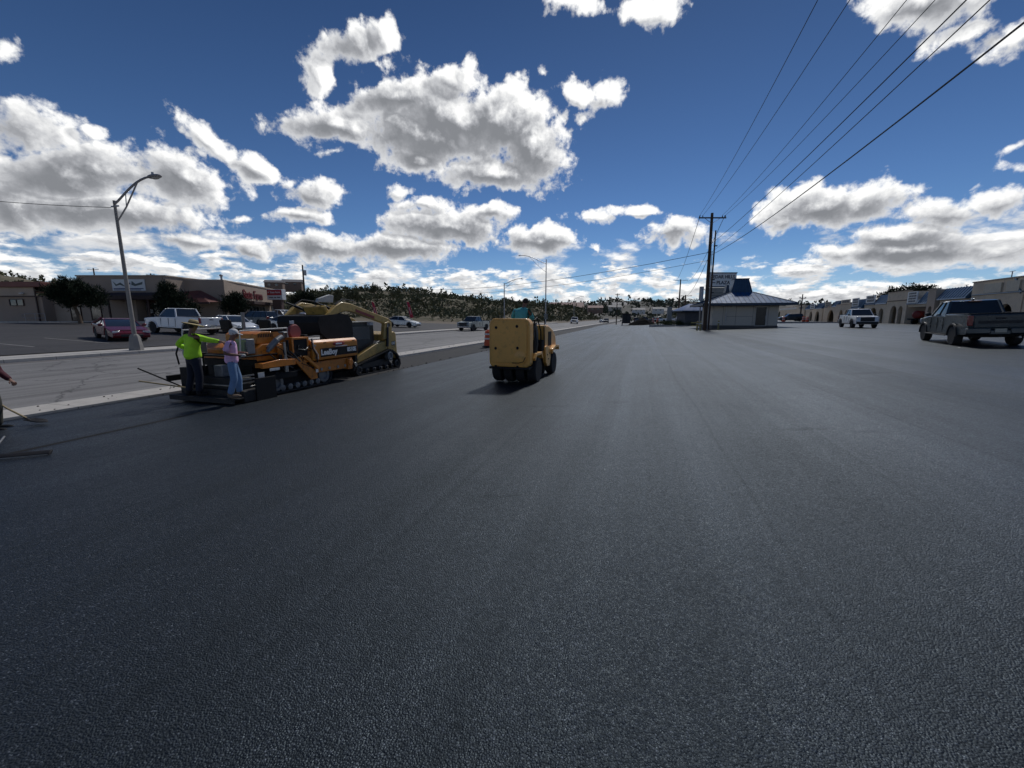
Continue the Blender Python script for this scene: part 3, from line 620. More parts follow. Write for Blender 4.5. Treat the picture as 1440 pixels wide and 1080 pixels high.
    if pick:
        MB().bx(L*.48, L*.512, -.56, .56, .68, 1.1).build('grille', trim, e, .03); MB().bx(L*.478, L*.517, -W/2+.14, W/2-.14, .42, .64).build('front_bumper', trim if full else CHROME, e, .04)
        bs_ = MB().bx(-L*.52, -L*.49, -W/2+.04, -.28, .56, .76).bx(-L*.52, -L*.49, .28, W/2-.04, .56, .76).bx(-L*.518, -L*.495, -.28, .28, .52, .68); bs_.build('rear_bumper', GREYB if full else CHROME, e, .02)
        MB().bx(-L*.523, -L*.517, -.16, .16, .60, .75).build('licence_plate', PLATE, e)
        bz = 1.345; x0, x1 = -L*.485, -.12*L; bl = MB()
        bl.bx(x0, x1, -W/2+.16, W/2-.16, bz-.004, bz+.004).build('bed_dark_sheet', UNDER, e)  # black sheet at rim height, stands in for the shaded hollow of the bed
        rl = MB(); [rl.bx(x0, x1, s*(W/2-.15)-.055, s*(W/2-.15)+.055, bz+.004, bz+.03) for s in (-1, 1)]; rl.bx(x0-.03, x0+.04, -W/2+.1, W/2-.1, bz+.004, bz+.035).build('bed_rail', trim, e)
        tg = MB().bx(-L*.5005, -L*.495, -W/2+.27, W/2-.27, .80, 1.27).build('tailgate', col, e, .01); MB().bx(-L*.506, -L*.5, -.14, .14, 1.13, 1.19).build('handle', trim, tg)
        MB().bx(-L*.5025, -L*.4999, -W/2+.4, W/2-.4, .95, 1.07).build('emboss', trim if full else col, tg)
        if full:
            for s in (-1, 1): MB().box((L*.03, s*(W/2-.02), .42), (wb-2*ra-.1, .18, .05)).build('running_board', trim, e, .01)
            MB().bx(-.075*L, -.055*L, -.2, .2, 1.885, 1.92).build('brake_light', TLAMP, e)
            MB().tube([(-2.2, -.55, .42), (-2.85, -.62, .4)], .045, 10).build('exhaust', CHROME, e)
            MB().bx(-3.13, -2.98, -.04, .04, .42, .5).build('tow_hitch', UNDER, e)
            MB().ell((tx0-.8, 0, H+.04), (.16, .04, .06)).build('aerial_fin', col, e)
        for s in (-1, 1):
            for xc in (xf, xr):
                ar = [(xc+(ra+.01)*math.cos(a), r+(ra+.01)*math.sin(a)) for a in [math.pi*k/14 for k in range(15)]]; br = [(xc+(ra+.075)*math.cos(a), r+(ra+.075)*math.sin(a)) for a in [math.pi*k/14 for k in range(15)]][::-1]
                MB().prism(ar+br, s*(W/2-.03), s*(W/2+.035), 'xz').build('fender_flare', trim if full else col, e)
    else:
        MB().bx(fx-.07, fx+.0, -.5, .5, zf-.28, zf-.12).build('grille', PLASTIC, e, .02); MB().bx(-L*.508, -L*.495, -.16, .16, .55, .68).build('licence_plate', PLATE, e)
        if rack:
            for s in (-1, 1): MB().tube([(tx0-.2, s*(wt_-.04), H+.01), (tx0-.3, s*(wt_-.04), H+.05), (tx1+.3, s*(wt_-.04), H+.05), (tx1+.2, s*(wt_-.04), H+.01)], .02, 6).build('roof_rail', CHROME, e)
    for x in (xf, xr):
        for s in (-1, 1): wheel(e, x, s*(W/2-.13), r, rim, .28 if pick else .22, 6 if pick else 5)
    del e['size']
    return e
P_WHITE = paint('white_paint', (.72, .73, .74)); P_MAROON = paint('maroon_paint', (.13, .007, .013), .15); P_SLATE = paint('slate_paint', (.012, .024, .032), .0, 1.0); P_SILVER = paint('silver_paint', (.42, .44, .46), .6)
P_BLACK = paint('black_paint', (.012, .013, .015)); P_GREY = paint('grey_green_paint', (.13, .155, .16), .5); P_RED = paint('red_paint', (.16, .018, .02), .1); P_DKBLUE = paint('dark_paint', (.02, .024, .032), .3)
HU = -A            # heading across the street toward +u
def puv(e, u, v, hd, dz=0): x, y = XY(u, v); return place(e, x, y, hd, dz)
place(car('pickup', P_SLATE, 'dark slate crew cab pickup seen from behind at the right edge, nearest of the trucks', 'pickup', 'pickup_truck', DARKALLOY, full=True), 22.2, 19.9, R(90-31)).scale = (1.05, 1.05, 1.05)
place(car('pickup', P_WHITE, 'white crew cab pickup with black grille driving toward the camera across the new asphalt', 'pickup', 'pickup_truck', DARKALLOY, full=True), 36.7, 43.6, R(-114.7))
puv(car('coupe', P_MAROON, 'maroon coupe parked behind the leaning concrete lamp post', 'car', 'parked_car'), -31.4, 17.2, HU-.3, .02)
puv(car('pickup', P_WHITE, 'older white pickup parked with its long bed and tailgate toward the street', 'pickup', 'pickup_truck', STEELG, single=True), -34.2, 22.9, HU+math.pi, .02)
puv(car('sedan', P_WHITE, 'white sedan parked facing the street behind the man in pink', 'car', 'parked_car'), -32.9, 26.0, HU-.2, .02)
puv(car('sedan', P_SILVER, 'pale silver sedan with a blue windscreen, parked beside the maroon estate', 'car', 'parked_car'), -31.8, 31.0, HU, .02)
puv(car('suv', P_MAROON, 'maroon estate with a silver roof rack parked behind the black bucket', 'car', 'parked_car', rack=True, roofcol=P_SILVER), -32.0, 33.2, HU-.1, .02)
puv(car('suv', P_DKBLUE, 'dark estate parked near the shop under the red letters, its rear to the street', 'car', 'parked_car'), -42.5, 36.5, HU+math.pi, .02)
puv(car('pickup', P_WHITE, 'white crew cab pickup parked by the red and white roadside sign', 'pickup', 'pickup_truck', STEELG), -48.5, 45.5, HU, .02)
puv(car('suv', P_RED, 'dark red estate parked in front of the round bushy tree', 'car', 'parked_car'), -54, 58, HU+.5, .02)
puv(car('sedan', P_SILVER, 'silver sedan parked on bare ground beside the feather flags', 'car', 'parked_car'), -31.2, 49.2, HU+.05, .05)
puv(car('pickup', P_GREY, 'grey green pickup driving this way on the street left of the roller', 'pickup', 'pickup_truck', STEELG), -21.8, 51.9, RD+math.pi-.12)
puv(car('pickup', P_WHITE, 'small white pickup coming down the street right of the roller', 'pickup', 'pickup_truck', STEELG), -19, 122, RD+math.pi+.1)
puv(car('sedan', P_SILVER, 'distant silver car stopped on the street, left of a pair', 'car', 'parked_car'), -15.5, 172, RD)
puv(car('suv', P_DKBLUE, 'distant dark estate on the street, right of a pair', 'car', 'parked_car'), -13.4, 168, RD+math.pi)
puv(car('suv', P_WHITE, 'white estate with dark windows parked behind the clipped hedge', 'car', 'parked_car', roofcol=P_WHITE), 9.6, 97, HU, 0)
puv(car('suv', P_BLACK, 'black estate parked in front of the arcades beyond the blue roofed hut', 'car', 'parked_car'), 33, 110.5, HU+math.pi, .05)

for i, (u, v, k, c, l, hh) in enumerate(((6, 150, 'suv', P_SILVER, 'far silver estate parked beyond the heap, first of the far row', HU), (10, 151, 'sedan', P_WHITE, 'far white sedan parked beyond the heap, second of the far row', HU), (15, 158, 'sedan', P_RED, 'far red sedan parked beyond the heap, third of the far row', HU), (1, 146, 'pickup', P_DKBLUE, 'far dark pickup parked beyond the heap, left of the far row', HU), (-2, 170, 'suv', P_BLACK, 'far black estate half hidden behind the asphalt heap', RD), (21, 165, 'suv', P_WHITE, 'far white estate parked beyond the shelter, last of the far row', HU))):
    puv(car(k, c, l, 'car' if k != 'pickup' else 'pickup', 'parked_car' if k != 'pickup' else 'pickup_truck'), u, v, hh)
# ------------------------------------------------------------------ shopping arcade on the right: local x runs along the facade (away), -y is into the building
MALL_AZ = R(23.6)
mx, my = 60, 66
mall = empty('shopping_arcade', (mx, my, .86), math.pi/2-MALL_AZ, 'long tan stucco shopping arcade with arches and blue metal awnings on the right', 'building')
# local +x = along facade away from camera, local +y = left of that = toward the lot
def tp(px_):                      # facade position seen at a column of the photo
    r = (px_-720)/570; return (mx-r*my)/(r*math.cos(MALL_AZ)-math.sin(MALL_AZ))
AWN = BLUEM; SIGNB = mat('beige_sign', (.50, .45, .36), .6); RECESS = mat('recess_brown', (.12, .09, .07), .9)  # the brown is one dark tone for the arcade ceilings
MB().bx(-62, 88, -14, -2.2, -.6, 3.9).build('rear_wall', STUC3, mall)
MB().bx(-62, 88, -14.2, -2.0, 3.9, 4.1).build('roof_edge', BROWN, mall)
def arch_bay(x0, x1, h, arches, y=0., m=None, cap=True):     # front screen wall pierced by round arches, split so that every opening is real
    m = m or STUC3; mb = MB(); xs = sorted(arches); cur = x0
    for (a, b_, zt) in xs:
        if a > cur: mb.bx(cur, a, y-.35, y, -.3, h)
        r_ = (b_-a)/2; zc = zt-r_; pts = [(a, h), (a, zc)]+[((a+b_)/2-r_*math.cos(math.pi*k/10), zc+r_*math.sin(math.pi*k/10)) for k in range(1, 10)]+[(b_, zc), (b_, h)]
        mb.prism(pts, y-.35, y, 'xz'); cur = b_
    if x1 > cur: mb.bx(cur, x1, y-.35, y, -.3, h)
    mb.build('arcade_wall', m, mall, ang=25)
    MB().bx(x0+.02, x1-.02, -2.2, y-.35, 2.9, 3.02).build('arcade_ceiling', RECESS, mall)
    if cap: MB().bx(x0-.05, x1+.05, y-.45, y+.08, h, h+.12).build('coping', STUC2, mall)
    for s in (x0, x1-.3): MB().bx(s, s+.3, -2.2, y-.35, -.3, h-.02).build('side_wall', m, mall)
def awning(x0, x1, z0, z1, out, fy=0):      # sloping standing-seam metal mansard
    mb = MB(); mb.prism([(fy+out, z0), (fy+out, z0+.12), (fy-.5, z1), (fy-.9, z1), (fy-.9, z0)], x0, x1, 'yz'); o = mb.build('awning', AWN, mall)
    n = max(2, int((x1-x0)/.55)); sm = MB()
    for k in range(n+1):
        x = x0+.03+(x1-x0-.06)*k/n; sm.prism([(fy+out+.01, z0+.12), (fy+out+.05, z0+.16), (fy-.46, z1+.05), (fy-.5, z1)], x-.03, x+.03, 'yz')
    sm.build('standing_seams', mat('blue_seam', (.10, .17, .26), .4, .3), o)
def signb(x0, x1, z0, z1, y, m=SIGNW, lines=2, ink=INK):
    s = MB().bx(x0, x1, y, y+.12, z0, z1).build('sign_board', m, mall); rr = random.Random(int(x0*10)); mb = MB()
    for k in range(lines):
        zc = z1-(z1-z0)*(k+.7)/(lines+.4); x = x1-.15*(x1-x0)
        hgt = (z1-z0)*.16/ (lines/2)
        while x > x0+.12*(x1-x0):
            w = rr.uniform(.12, .3)*(x1-x0)*.35; w = min(w, x-(x0+.08*(x1-x0))); mb.bx(x-w, x, y+.12, y+.13, zc-hgt, zc+hgt); x -= w*1.25+.04
    mb.build('sign_text', ink, s)
def shopfront(x0, x1, y=-2.2):
    mb = MB(); n = max(1, int((x1-x0)/1.6)); o = window(mall, x0, x1, -.2, 2.6, y+.1, 'shop_window', n, STEELG, dep=.09, depr=.12)
for x0, x1 in ((-20, -12), (-9, -3.2), (1, 5), (14, 20), (28, 33), (40, 48), (60, 72)): shopfront(x0, x1)
# bays from near (right) to far; columns measured in the photo
A_ = lambda p: tp(p)
def bays():
    yield 'blk', 1500, 1424; yield 'x', 0, 0
arch_bay(A_(1560), A_(1425), 4.35, []); signb(A_(1475)-.0, A_(1426)-.2, 3.0, 4.6, .02, SIGNW, 3, DKRED)
arch_bay(A_(1423), A_(1352), 4.75, [(A_(1412), A_(1392), 2.3)])
MB().bx(A_(1423), A_(1352)-.2, .0, .12, 3.35, 3.47).build('ledge', BLUEM, mall); signb(A_(1418), A_(1400), 3.5, 4.5, .02, SIGNB, 0); signb(A_(1393), A_(1370), 3.5, 4.45, .02, SIGNB, 0)
MB().prism([(A_(1420), 3.2), (A_(1420), 3.5), (A_(1408), 4.7), (A_(1411), 4.7)], .02, .10, 'xz').build('brace', BLUEM, mall)
arch_bay(A_(1350), A_(1310), 3.1, [(A_(1342), A_(1322), 2.3)], cap=False); awning(A_(1350), A_(1310), 3.1, 4.5, .35)
arch_bay(A_(1308), A_(1297), 4.5, [(A_(1305), A_(1300), 2.4)], .35, STUC2)
awning(A_(1296), A_(1284), 2.75, 4.4, .3); awning(A_(1284)+.05, A_(1268), 2.75, 3.4, .3); signb(A_(1284)+.15, A_(1270), 2.95, 4.5, .32, SIGNW, 4)
MB().bx(A_(1296), A_(1268), -.3, .05, 2.4, 2.75).build('lintel', STUC3, mall)
arch_bay(A_(1267), A_(1239), 4.7, [(A_(1262), A_(1256), 2.6), (A_(1254), A_(1245), 2.7)], .15)
MB().bx(A_(1266), A_(1240), .15, .27, 3.4, 3.5).build('ledge', BROWN, mall)
arch_bay(A_(1238), A_(1207), 3.1, [(A_(1234), A_(1228), 2.4), (A_(1225), A_(1215), 2.6)], .0, cap=False); awning(A_(1238), A_(1223), 3.1, 4.6, .2); awning(A_(1222), A_(1208), 3.1, 3.5, .2); signb(A_(1222), A_(1210), 3.45, 4.7, .1, SIGNW, 2)
awning(A_(1206), A_(1192), 2.6, 4.3, .4); signb(A_(1203), A_(1194), 3.0, 4.5, .42, SIGNW, 3)
arch_bay(A_(1191), A_(1170), 3.5, [(A_(1188), A_(1183), 2.4), (A_(1180), A_(1175), 2.5)], .25); signb(A_(1187), A_(1175), 3.65, 4.5, .0, SIGNB, 1)
awning(A_(1169.5), A_(1163), 3.2, 4.5, .2); arch_bay(A_(1169), A_(1152), 3.2, [(A_(1167), A_(1158), 2.6)], .1, cap=False); signb(A_(1162), A_(1154), 3.4, 4.4, .15, SIGNB, 2)
awning(A_(1150), A_(1141), 3.0, 4.4, .3); signb(A_(1141), A_(1135), 3.1, 4.3, .3, SIGNW, 2); awning(A_(1134), A_(1127), 3.0, 4.2, .3)
arch_bay(A_(1150), A_(1127), 3.0, [(A_(1146), A_(1140), 2.5), (A_(1136), A_(1132), 2.5)], .0, cap=False)
arch_bay(A_(1126), A_(1116), 4.2, [(A_(1124), A_(1119), 2.5)], .3); signb(A_(1125), A_(1119), 3.2, 4.0, .32, SIGNB, 1)
arch_bay(A_(1115), A_(1092), 3.9, [(A_(1112), A_(1106), 2.3), (A_(1103), A_(1098), 2.3)], .1); MB().bx(A_(1115), A_(1092), .1, .3, 3.3, 3.9).build('white_fascia', TRIMW, mall)
for px_, h in ((1351, 5.9), (1300, 5.0)):
    MB().cyl((tp(px_), -3, 4.0), (tp(px_), -3, h), .05).cyl((tp(px_)-.4, -3, h), (tp(px_)+.4, -3, h), .03).build('roof_vent', STEELG, mall)
# raised footway in front of the arcade and the old lot beyond
def quadstrip(name, pts, m, dz):
    mb = MB(); mb.quad(*[(x, y, gz(x, y)+dz) for x, y in pts]); return tag(mb.build(name, m, recalc=False), kind='structure')
# ------------------------------------------------------------------ blue roofed hut
hx, hy = 28.6, 50.5; hz0 = .66
hut = empty('drive_up_hut', (hx, hy, hz0), -A*.85, 'small grey hut under a blue standing-seam hip roof with a steep blue cupola', 'building')
HW = mat('hut_grey_wall', (.58, .53, .45), .85, var=.04, bump=.15, vs_=.5); HB = mat('hut_base', (.11, .105, .10), .85)
W2, D2, WH = 3.62, 3.5, 2.75
MB().bx(-W2, W2, 0, 2*D2, .18, WH).build('wall', HW, hut); MB().bx(-W2-.04, W2+.04, -.04, 2*D2+.04, -.3, .18).build('base_course', HB, hut)
for z in (1.28,): MB().bx(-W2+1.6, .9, -.012, 0, z-.015, z+.015).build('panel_joint', HB, hut)
for x in (-2.45, -1.0, .88, 2.55): MB().bx(x-.015, x+.015, -.012, 0, .2, WH-.1).build('panel_joint', HB, hut)
e0, e1 = 5.05, 1.4; er = [(-e0, -e1), (e0, -e1), (e0, 2*D2+e1), (-e0, 2*D2+e1)]; zt = 4.05; cx0, cx1, cy0, cy1 = -1.25, 1.25, D2-1.3, D2+1.3
rf = MB(); EV = WH+.1
rf._add([(x, y, EV) for x, y in er]+[(cx0, cy0, zt+.25), (cx1, cy0, zt+.25), (cx1, cy1, zt+.25), (cx0, cy1, zt+.25)]+[(x, y, EV-.22) for x, y in er], [(0, 1, 5, 4), (1, 2, 6, 5), (2, 3, 7, 6), (3, 0, 4, 7), (8, 9, 1, 0), (9, 10, 2, 1), (10, 11, 3, 2), (11, 8, 0, 3), (11, 10, 9, 8), (4, 5, 6, 7)])
BR = mat('blue_roof_metal', (.02, .10, .24), .6, .0, var=.1, vs_=.4, spec=.25); BRD = mat('blue_fascia', (.02, .045, .08), .5)
roof = rf.build('roof', BR, hut, ang=15); MB().bx(-e0-.03, e0+.03, -e1-.05, -e1, EV-.26, EV+.02).build('fascia', BRD, hut); MB().bx(-e0-.05, -e0, -e1, 2*D2+e1, EV-.26, EV+.02).build('fascia', BRD, hut)
MB().bx(-e0+.05, e0-.05, -e1+.02, 2*D2+e1-.05, EV-.235, EV-.221).build('soffit', BRD, hut)
sm = MB()
for k in range(1, 19):                                   # seams run straight up each slope
    x = -e0+2*e0*k/19; t = min(1, (e0-abs(x))/(e0-1.35)) if abs(x) > 1.35 else 1; y1 = -e1+(cy0+e1)*t; sm.tube([(x, -e1, EV+.02), (x, y1, EV+(zt+.25-EV)*t+.02)], .022, 5)
for s in (-1, 1):
    for k in range(1, 18):
        y = -e1+(2*D2+2*e1)*k/18; d = D2+e1-abs(y-D2); t = min(1, d/(D2+e1-1.5)) ; sm.tube([(s*e0, y, EV+.02), (s*(e0-(e0-1.35)*t), y, EV+(zt+.25-EV)*t+.02)], .022, 5)
sm.build('standing_seams', mat('roof_seam', (.05, .075, .11), .55, .1), roof)
hp = MB(); [MB().tube([(s*e0, -e1, EV+.03), (s*1.25, cy0, zt+.28)], .05, 6).build('hip_cap', mat('hip_cap_metal', (.16, .2, .25), .5, .2), roof) for s in (-1, 1)]; hp.b.free()
cu = MB(); cu.box((0, D2, zt+1.05), (2.5, 2.6, 1.75), taper=(.66, .6)); cup = cu.build('cupola', mat('cupola_blue', (.045, .09, .15), .4, .35), hut); MB().box((0, D2, zt+1.97), (1.75, 1.7, .1)).build('cap', BRD, cup)
sm = MB()
for k in range(7): x = -1.14+.38*k; sm.tube([(x, cy0-.01, zt+.3), (x*.66, D2-.80, zt+1.9)], .02, 5)
sm.build('standing_seams', mat('roof_seam2', (.03, .06, .10), .45, .3), cup)
MB().box((-1.55, D2-.2, zt+.75), (.5, 1.3, 1.0), taper=(.4, .8)).build('dormer', BRD, cup)
dr = window(hut, 1.1, 2.35, .12, 2.45, -.04, 'glass_door', 0, TRIMW, mat('door_glass', (.012, .014, .016), .25, spec=.4)); MB().bx(2.2, 2.24, -.14, -.1, .9, 1.4).build('handle', STEELG, dr)
MB().cyl((-2.15, -.10, .5), (-2.15, -.10, WH-.1), .06).build('downpipe', TRIMW, hut); MB().bx(-1.6, -1.1, -.16, -.0, 2.38, 2.52).build('wall_light', TRIMW, hut)
MB().bx(-3.1, -2.85, -.1, 0, 2.0, 2.3).build('meter_box', HW, hut)
c = empty('metal_chimney', (27.4, 60, .6), 0, 'tall galvanised flue with a bracket left of the blue roofed hut', 'flue'); MB().cyl((0, 0, 3.6), (0, 0, 5.6), .30, n=18).cyl((0, 0, -.2), (0, 0, 3.6), .08).build('flue', STEELG, c); MB().tube([(.2, 0, 5.3), (.7, 0, 5.0), (1.5, 0, 4.0)], .04).build('bracket', STEELG, c)
g2 = empty('shelter', (32.2, 73, .55), 0, 'low blue hip roof shelter partly hidden behind the wooden utility pole', 'shelter')
MB().box((0, 0, 3.0), (6, 5, 1.2), taper=(.25, .2)).build('roof', mat('shelter_blue', (.03, .09, .24), .65, spec=.2), g2); MB().box((0, 0, 2.32), (6.1, 5.1, .2)).build('fascia', BRD, g2); MB().bx(-2.2, 2.2, -1.8, 1.8, -.4, 2.25).build('wall', mat('shelter_wall', (.10, .10, .11), .8), g2)
# ------------------------------------------------------------------ plaza sign
s = empty('plaza_sign', (33.3, 66.5, .7), 0, 'tall white pylon sign with dark capitals behind the hut roof', 'sign')
pb = MB().bx(-2.1, 2.35, -.25, .25, 6.0, 8.0).build('sign_board', SIGNW, s); MB().bx(-2.18, 2.43, -.3, .3, 8.0, 8.16).build('top_trim', BRD, s); MB().bx(-2.18, 2.43, -.3, .3, 5.86, 6.0).build('bottom_trim', BRD, s)
text('CEDAR HILLS', .72, pb, (.12, -.26, 7.45), (R(90), 0, 0), INK, 'sign_lettering', .01, .92, .02); text('PLAZA', .72, pb, (.3, -.26, 6.55), (R(90), 0, 0), INK, 'sign_lettering', .01, 1, .02); MB().bx(-1.5, -.95, -.27, -.25, 6.5, 6.62).build('dash', INK, pb)
lb = MB().bx(-1.9, 1.3, -.2, .2, 3.6, 5.8).build('lower_board', mat('weathered_board', (.30, .29, .26), .8, grime=.5), s); MB().bx(-1.5, .8, -.215, -.2, 4.9, 5.05).bx(-1.5, .4, -.215, -.2, 4.5, 4.62).build('small_print', mat('faded_ink', (.16, .16, .16), .7), lb)
for x in (-1.6, 1.0): MB().cyl((x, 0, -.5), (x, 0, 3.6), .14).build('leg', STEELG, s)
# ------------------------------------------------------------------ utility poles and wires
def upole(x, y, h, label, arms=((.35, 2.9),), r=.16, lean=(0, 0), group='wooden utility poles', az_=0, name='utility_pole'):
    e = empty(name, (x, y, gz(x, y)), 0, label, 'utility pole', group); top = Vector((lean[0], lean[1], h))
    MB().tube([(0, 0, -.5), top*.5, top], [r*1.15, r, r*.75], 10).build('pole', WOODP, e)
    for d, w in arms:
        p = top*((h-d)/h); a = MB().box(p+Vector((0, -.14, 0)), (w, .1, .13), rz=az_).build('crossarm', WOODP, e); b = MB()
        for s_ in (-1, 1): b.tube([p+Vector((s_*w*.28, -.14, -.04)), p+Vector((0, -.1, -.62))], .025, 5)
        b.build('brace', STEELG, a)
        for q in (-.47, -.36, .36, .47) if w > 1.4 else (): MB().lathe(p+Vector((q*w, -.14, .06)), (0, 0, 1), [(.03, 0), (.035, .06), (.07, .09), (.05, .15), (.03, .19)], 10).build('insulator', PLASTIC, a)
    return e
MP = upole(22.9, 48.6, 13.2, 'tall brown wooden utility pole with one crossarm beside the blue roofed hut', arms=((.55, 3.1),), r=.19, lean=(-.15, 0))
MB().ell((-.15, -.2, 10.1), (.12, .16, .2)).build('cable_clamp', PLASTIC, MP); MB().tube([(.22, -.15, 0), (.2, -.17, 4), (.1, -.16, 9)], .035, 6).build('riser_conduit', STEELG, MP)
sp_ = empty('utility_pole', (23.45, 48.9, .6), 0, 'thinner dark pole with short brackets standing close beside the tall one', 'utility pole', 'wooden utility poles'); MB().tube([(0, 0, -.4), (0, 0, 11.1)], [.12, .08], 8).build('pole', WOODP, sp_)
for z in (9.4, 5.6, 4.1): MB().bx(-.1, .32, -.05, .05, z-.06, z+.06).build('bracket', PLASTIC, sp_)
upole(71.2, 176, 17, 'distant pole with a wide crossarm left of the tall utility pole', arms=((.4, 6),), r=.3); upole(52.8, 126, 8.0, 'shorter distant pole with two crossarms behind the hedge', arms=((.3, 3.6), (1.3, 2.2)), r=.25)
upole(29.5, 116, 8.6, 'slim pale pole rising behind the dark asphalt pile', arms=((.25, 1.3),), r=.13); upole(67, 95.5, 6.2, 'short dark pole behind the black estate at the arcade', arms=((.9, 1.5),), r=.14)
p437 = upole(-37, 74, 9.8, 'slim dark pole with a small transformer beside the roadside sign', arms=(), r=.16); MB().cyl((.35, 0, 8.0), (.35, 0, 8.9), .24).build('transformer', STEELG, p437)
upole(-150, 150, 17, 'tiny pole on the skyline above the low left building', arms=((.5, 4),), r=.25); upole(-128, 148, 15, 'second tiny pole on the skyline above the low left building', arms=((.5, 3),), r=.25)
WIRE = mat('wire', (.02, .02, .022), .6)
def wire(pts, r, label, group='overhead wires'):
    mb = MB(); mb.tube(pts, r, 5); o = mb.build('overhead_wire', WIRE); tag(o, label, 'wire', group); return o
def ray_(px_, py_):
    r = (px_-720)/570; u = (540-py_)/570; s_, c_ = math.sin(R(9.364)), math.cos(R(9.364)); return Vector((r, c_+s_*u, c_*u-s_))
def span(a, px_, zm, over, sag):          # from the pole, past the point it crosses overhead, on toward the next pole behind
    a = Vector(a); d = ray_(px_[0], px_[1]); m = d*((zm-EYE)/d.z)+Vector((0, 0, EYE)); h = Vector((m.x-a.x, m.y-a.y, 0)); pts = []; T = over
    k0 = (m.z-a.z)/1.0; 
    for i in range(25):
        t = T*i/24; z = a.z+(m.z-a.z)*(t*(T-t))/(T-1.0); pts.append((a.x+h.x*t, a.y+h.y*t, z))
    return pts
cz = 13.25; px0, py0 = 22.75, 48.45
WS = [((px0-1.45, py0, cz), (1150, 0), 12.2, 'left outermost'), ((px0-1.1, py0, cz), (1195, 0), 12.2, 'second from the left'), ((px0+1.1, py0, cz), (1275, 0), 12.2, 'third from the left'), ((px0+1.45, py0, cz), (1315, 0), 12.2, 'fourth from the left')]
for a, p_, zm, nm in WS: wire(span(a, p_, zm, 1.75, 0), .014, 'thin overhead line, %s of the six crossing the top edge' % nm)
wire(span((px0+.15, py0, 10.2), (1359, 0), 9.3, 1.8, 0), .018, 'thick overhead line, fifth from left of the six crossing the top edge')
wire(span((px0+.15, py0, 9.2), (1392, 0), 8.4, 1.8, 0), .014, 'overhead line, rightmost of the six crossing the top edge')
wire(span((px0+.15, py0, 8.9), (1440, 32), 7.6, 1.8, 0), .023, 'lowest and thickest overhead cable leaving the picture at its right edge')
def sagw(a, b_, s, n=16): a, b_ = Vector(a), Vector(b_); return [a.lerp(b_, i/n)-Vector((0, 0, s*4*(i/n)*(1-i/n))) for i in range(n+1)]
wire(sagw((px0-.1, py0, 9.2), (-48, 128, 12.5), 3.2), .03, 'service cable sagging from the tall pole to the left across the street')
wire(sagw((px0-.1, py0, 8.3), (-50, 128, 11.8), 3.4), .022, 'lower service cable sagging from the tall pole to the left across the street')
for q, z in ((-2.6, 16.9), (2.6, 16.9)): wire(sagw((px0+(-1.4 if q < 0 else 1.4), py0, cz), (71.2+q, 176, z), 2.2), .03, 'thin line running on from the tall pole to the distant wide crossarm, %s one' % ('left' if q < 0 else 'right'))
wire(sagw((px0, py0, 8.9), (52.8, 126, 8.2), 1.2), .03, 'low line running from the tall pole down to the shorter distant pole')
# ------------------------------------------------------------------ street lamps
def lamp(x, y, h, hd, arm, label, rise, start=.15, base=True):
    e = empty('street_lamp', (x, y, gz(x, y)+.03), hd, label, 'street lamp', 'cobra head street lamps along the street')
    if base: MB().lathe((0, 0, -.1), (0, 0, 1), [(.30, 0), (.29, .2), (.21, .75), (.14, .86), (.10, .87)], 8).build('base', CONCP, e)
    MB().tube([(0, 0, .7 if base else -.2), (0, 0, h)], [.10, .06] if base else [.17, .10], 12).build('pole', CONCP if base else STEELG, e)
    n = 9; up = [(arm*(i/n), 0, h-start+rise*math.sin(i/n*math.pi/2)**1.15) for i in range(n+1)]; MB().tube(up, .045 if base else .07, 8).build('arm', STEELG, e)
    MB().tube([(0, 0, h-start-rise*.85), (arm*.3, 0, h-start-rise*.2), (arm*.66, 0, up[6][2]-.04)], .035, 6).build('lower_arm', STEELG, e); MB().tube([(arm*.3, 0, h-start-rise*.2), (arm*.33, 0, up[3][2]-.02)], .02, 5).build('strut', STEELG, e)
    t = up[-1]; hd_ = MB().ell((t[0]+.3, 0, t[2]-.02), (.42, .17, .09), 14, 8).cyl((t[0]+.2, 0, t[2]+.05), (t[0]+.2, 0, t[2]+.17), .05, n=8).build('lamp_head', STEELG, e); MB().ell((t[0]+.35, 0, t[2]-.08), (.25, .12, .06), 12, 6).build('lens', mat('lamp_lens', (.4, .4, .38), .3), hd_); return e
l1 = lamp(-18.7, 20.2, 7.0, -A, 2.6, 'concrete street lamp on a flared base in front of the maroon coupe', .95)
MB().bx(-.25, .25, -.03, .03, 6.72, 6.78).build('wire_bracket', STEELG, l1)
wire(sagw((-18.9, 20.2, 6.95), (-36, 21.5, 8.9), .3), .014, 'thin wire leading left from the top of the near street lamp')
lamp(8.44, 103.5, 15.8, math.pi-A, 6.5, 'tall steel street lamp with its arm reaching left, right of the roller driver', 2.3, 1.1, base=False)
lamp(-2.0, 107, 9.9, -A+.3, 4.2, 'smaller steel street lamp with its arm to the right, left of the roller driver', 1.4, .3, base=False)
lamp(34, 226, 11, -A, 4.5, 'tiny far street lamp above the white pickup on the street', 1.5, base=False)
lamp(-46, 72, 6.3, -A+math.pi, 1.6, 'short lamp post behind the loader near the roadside sign', .3, base=False)
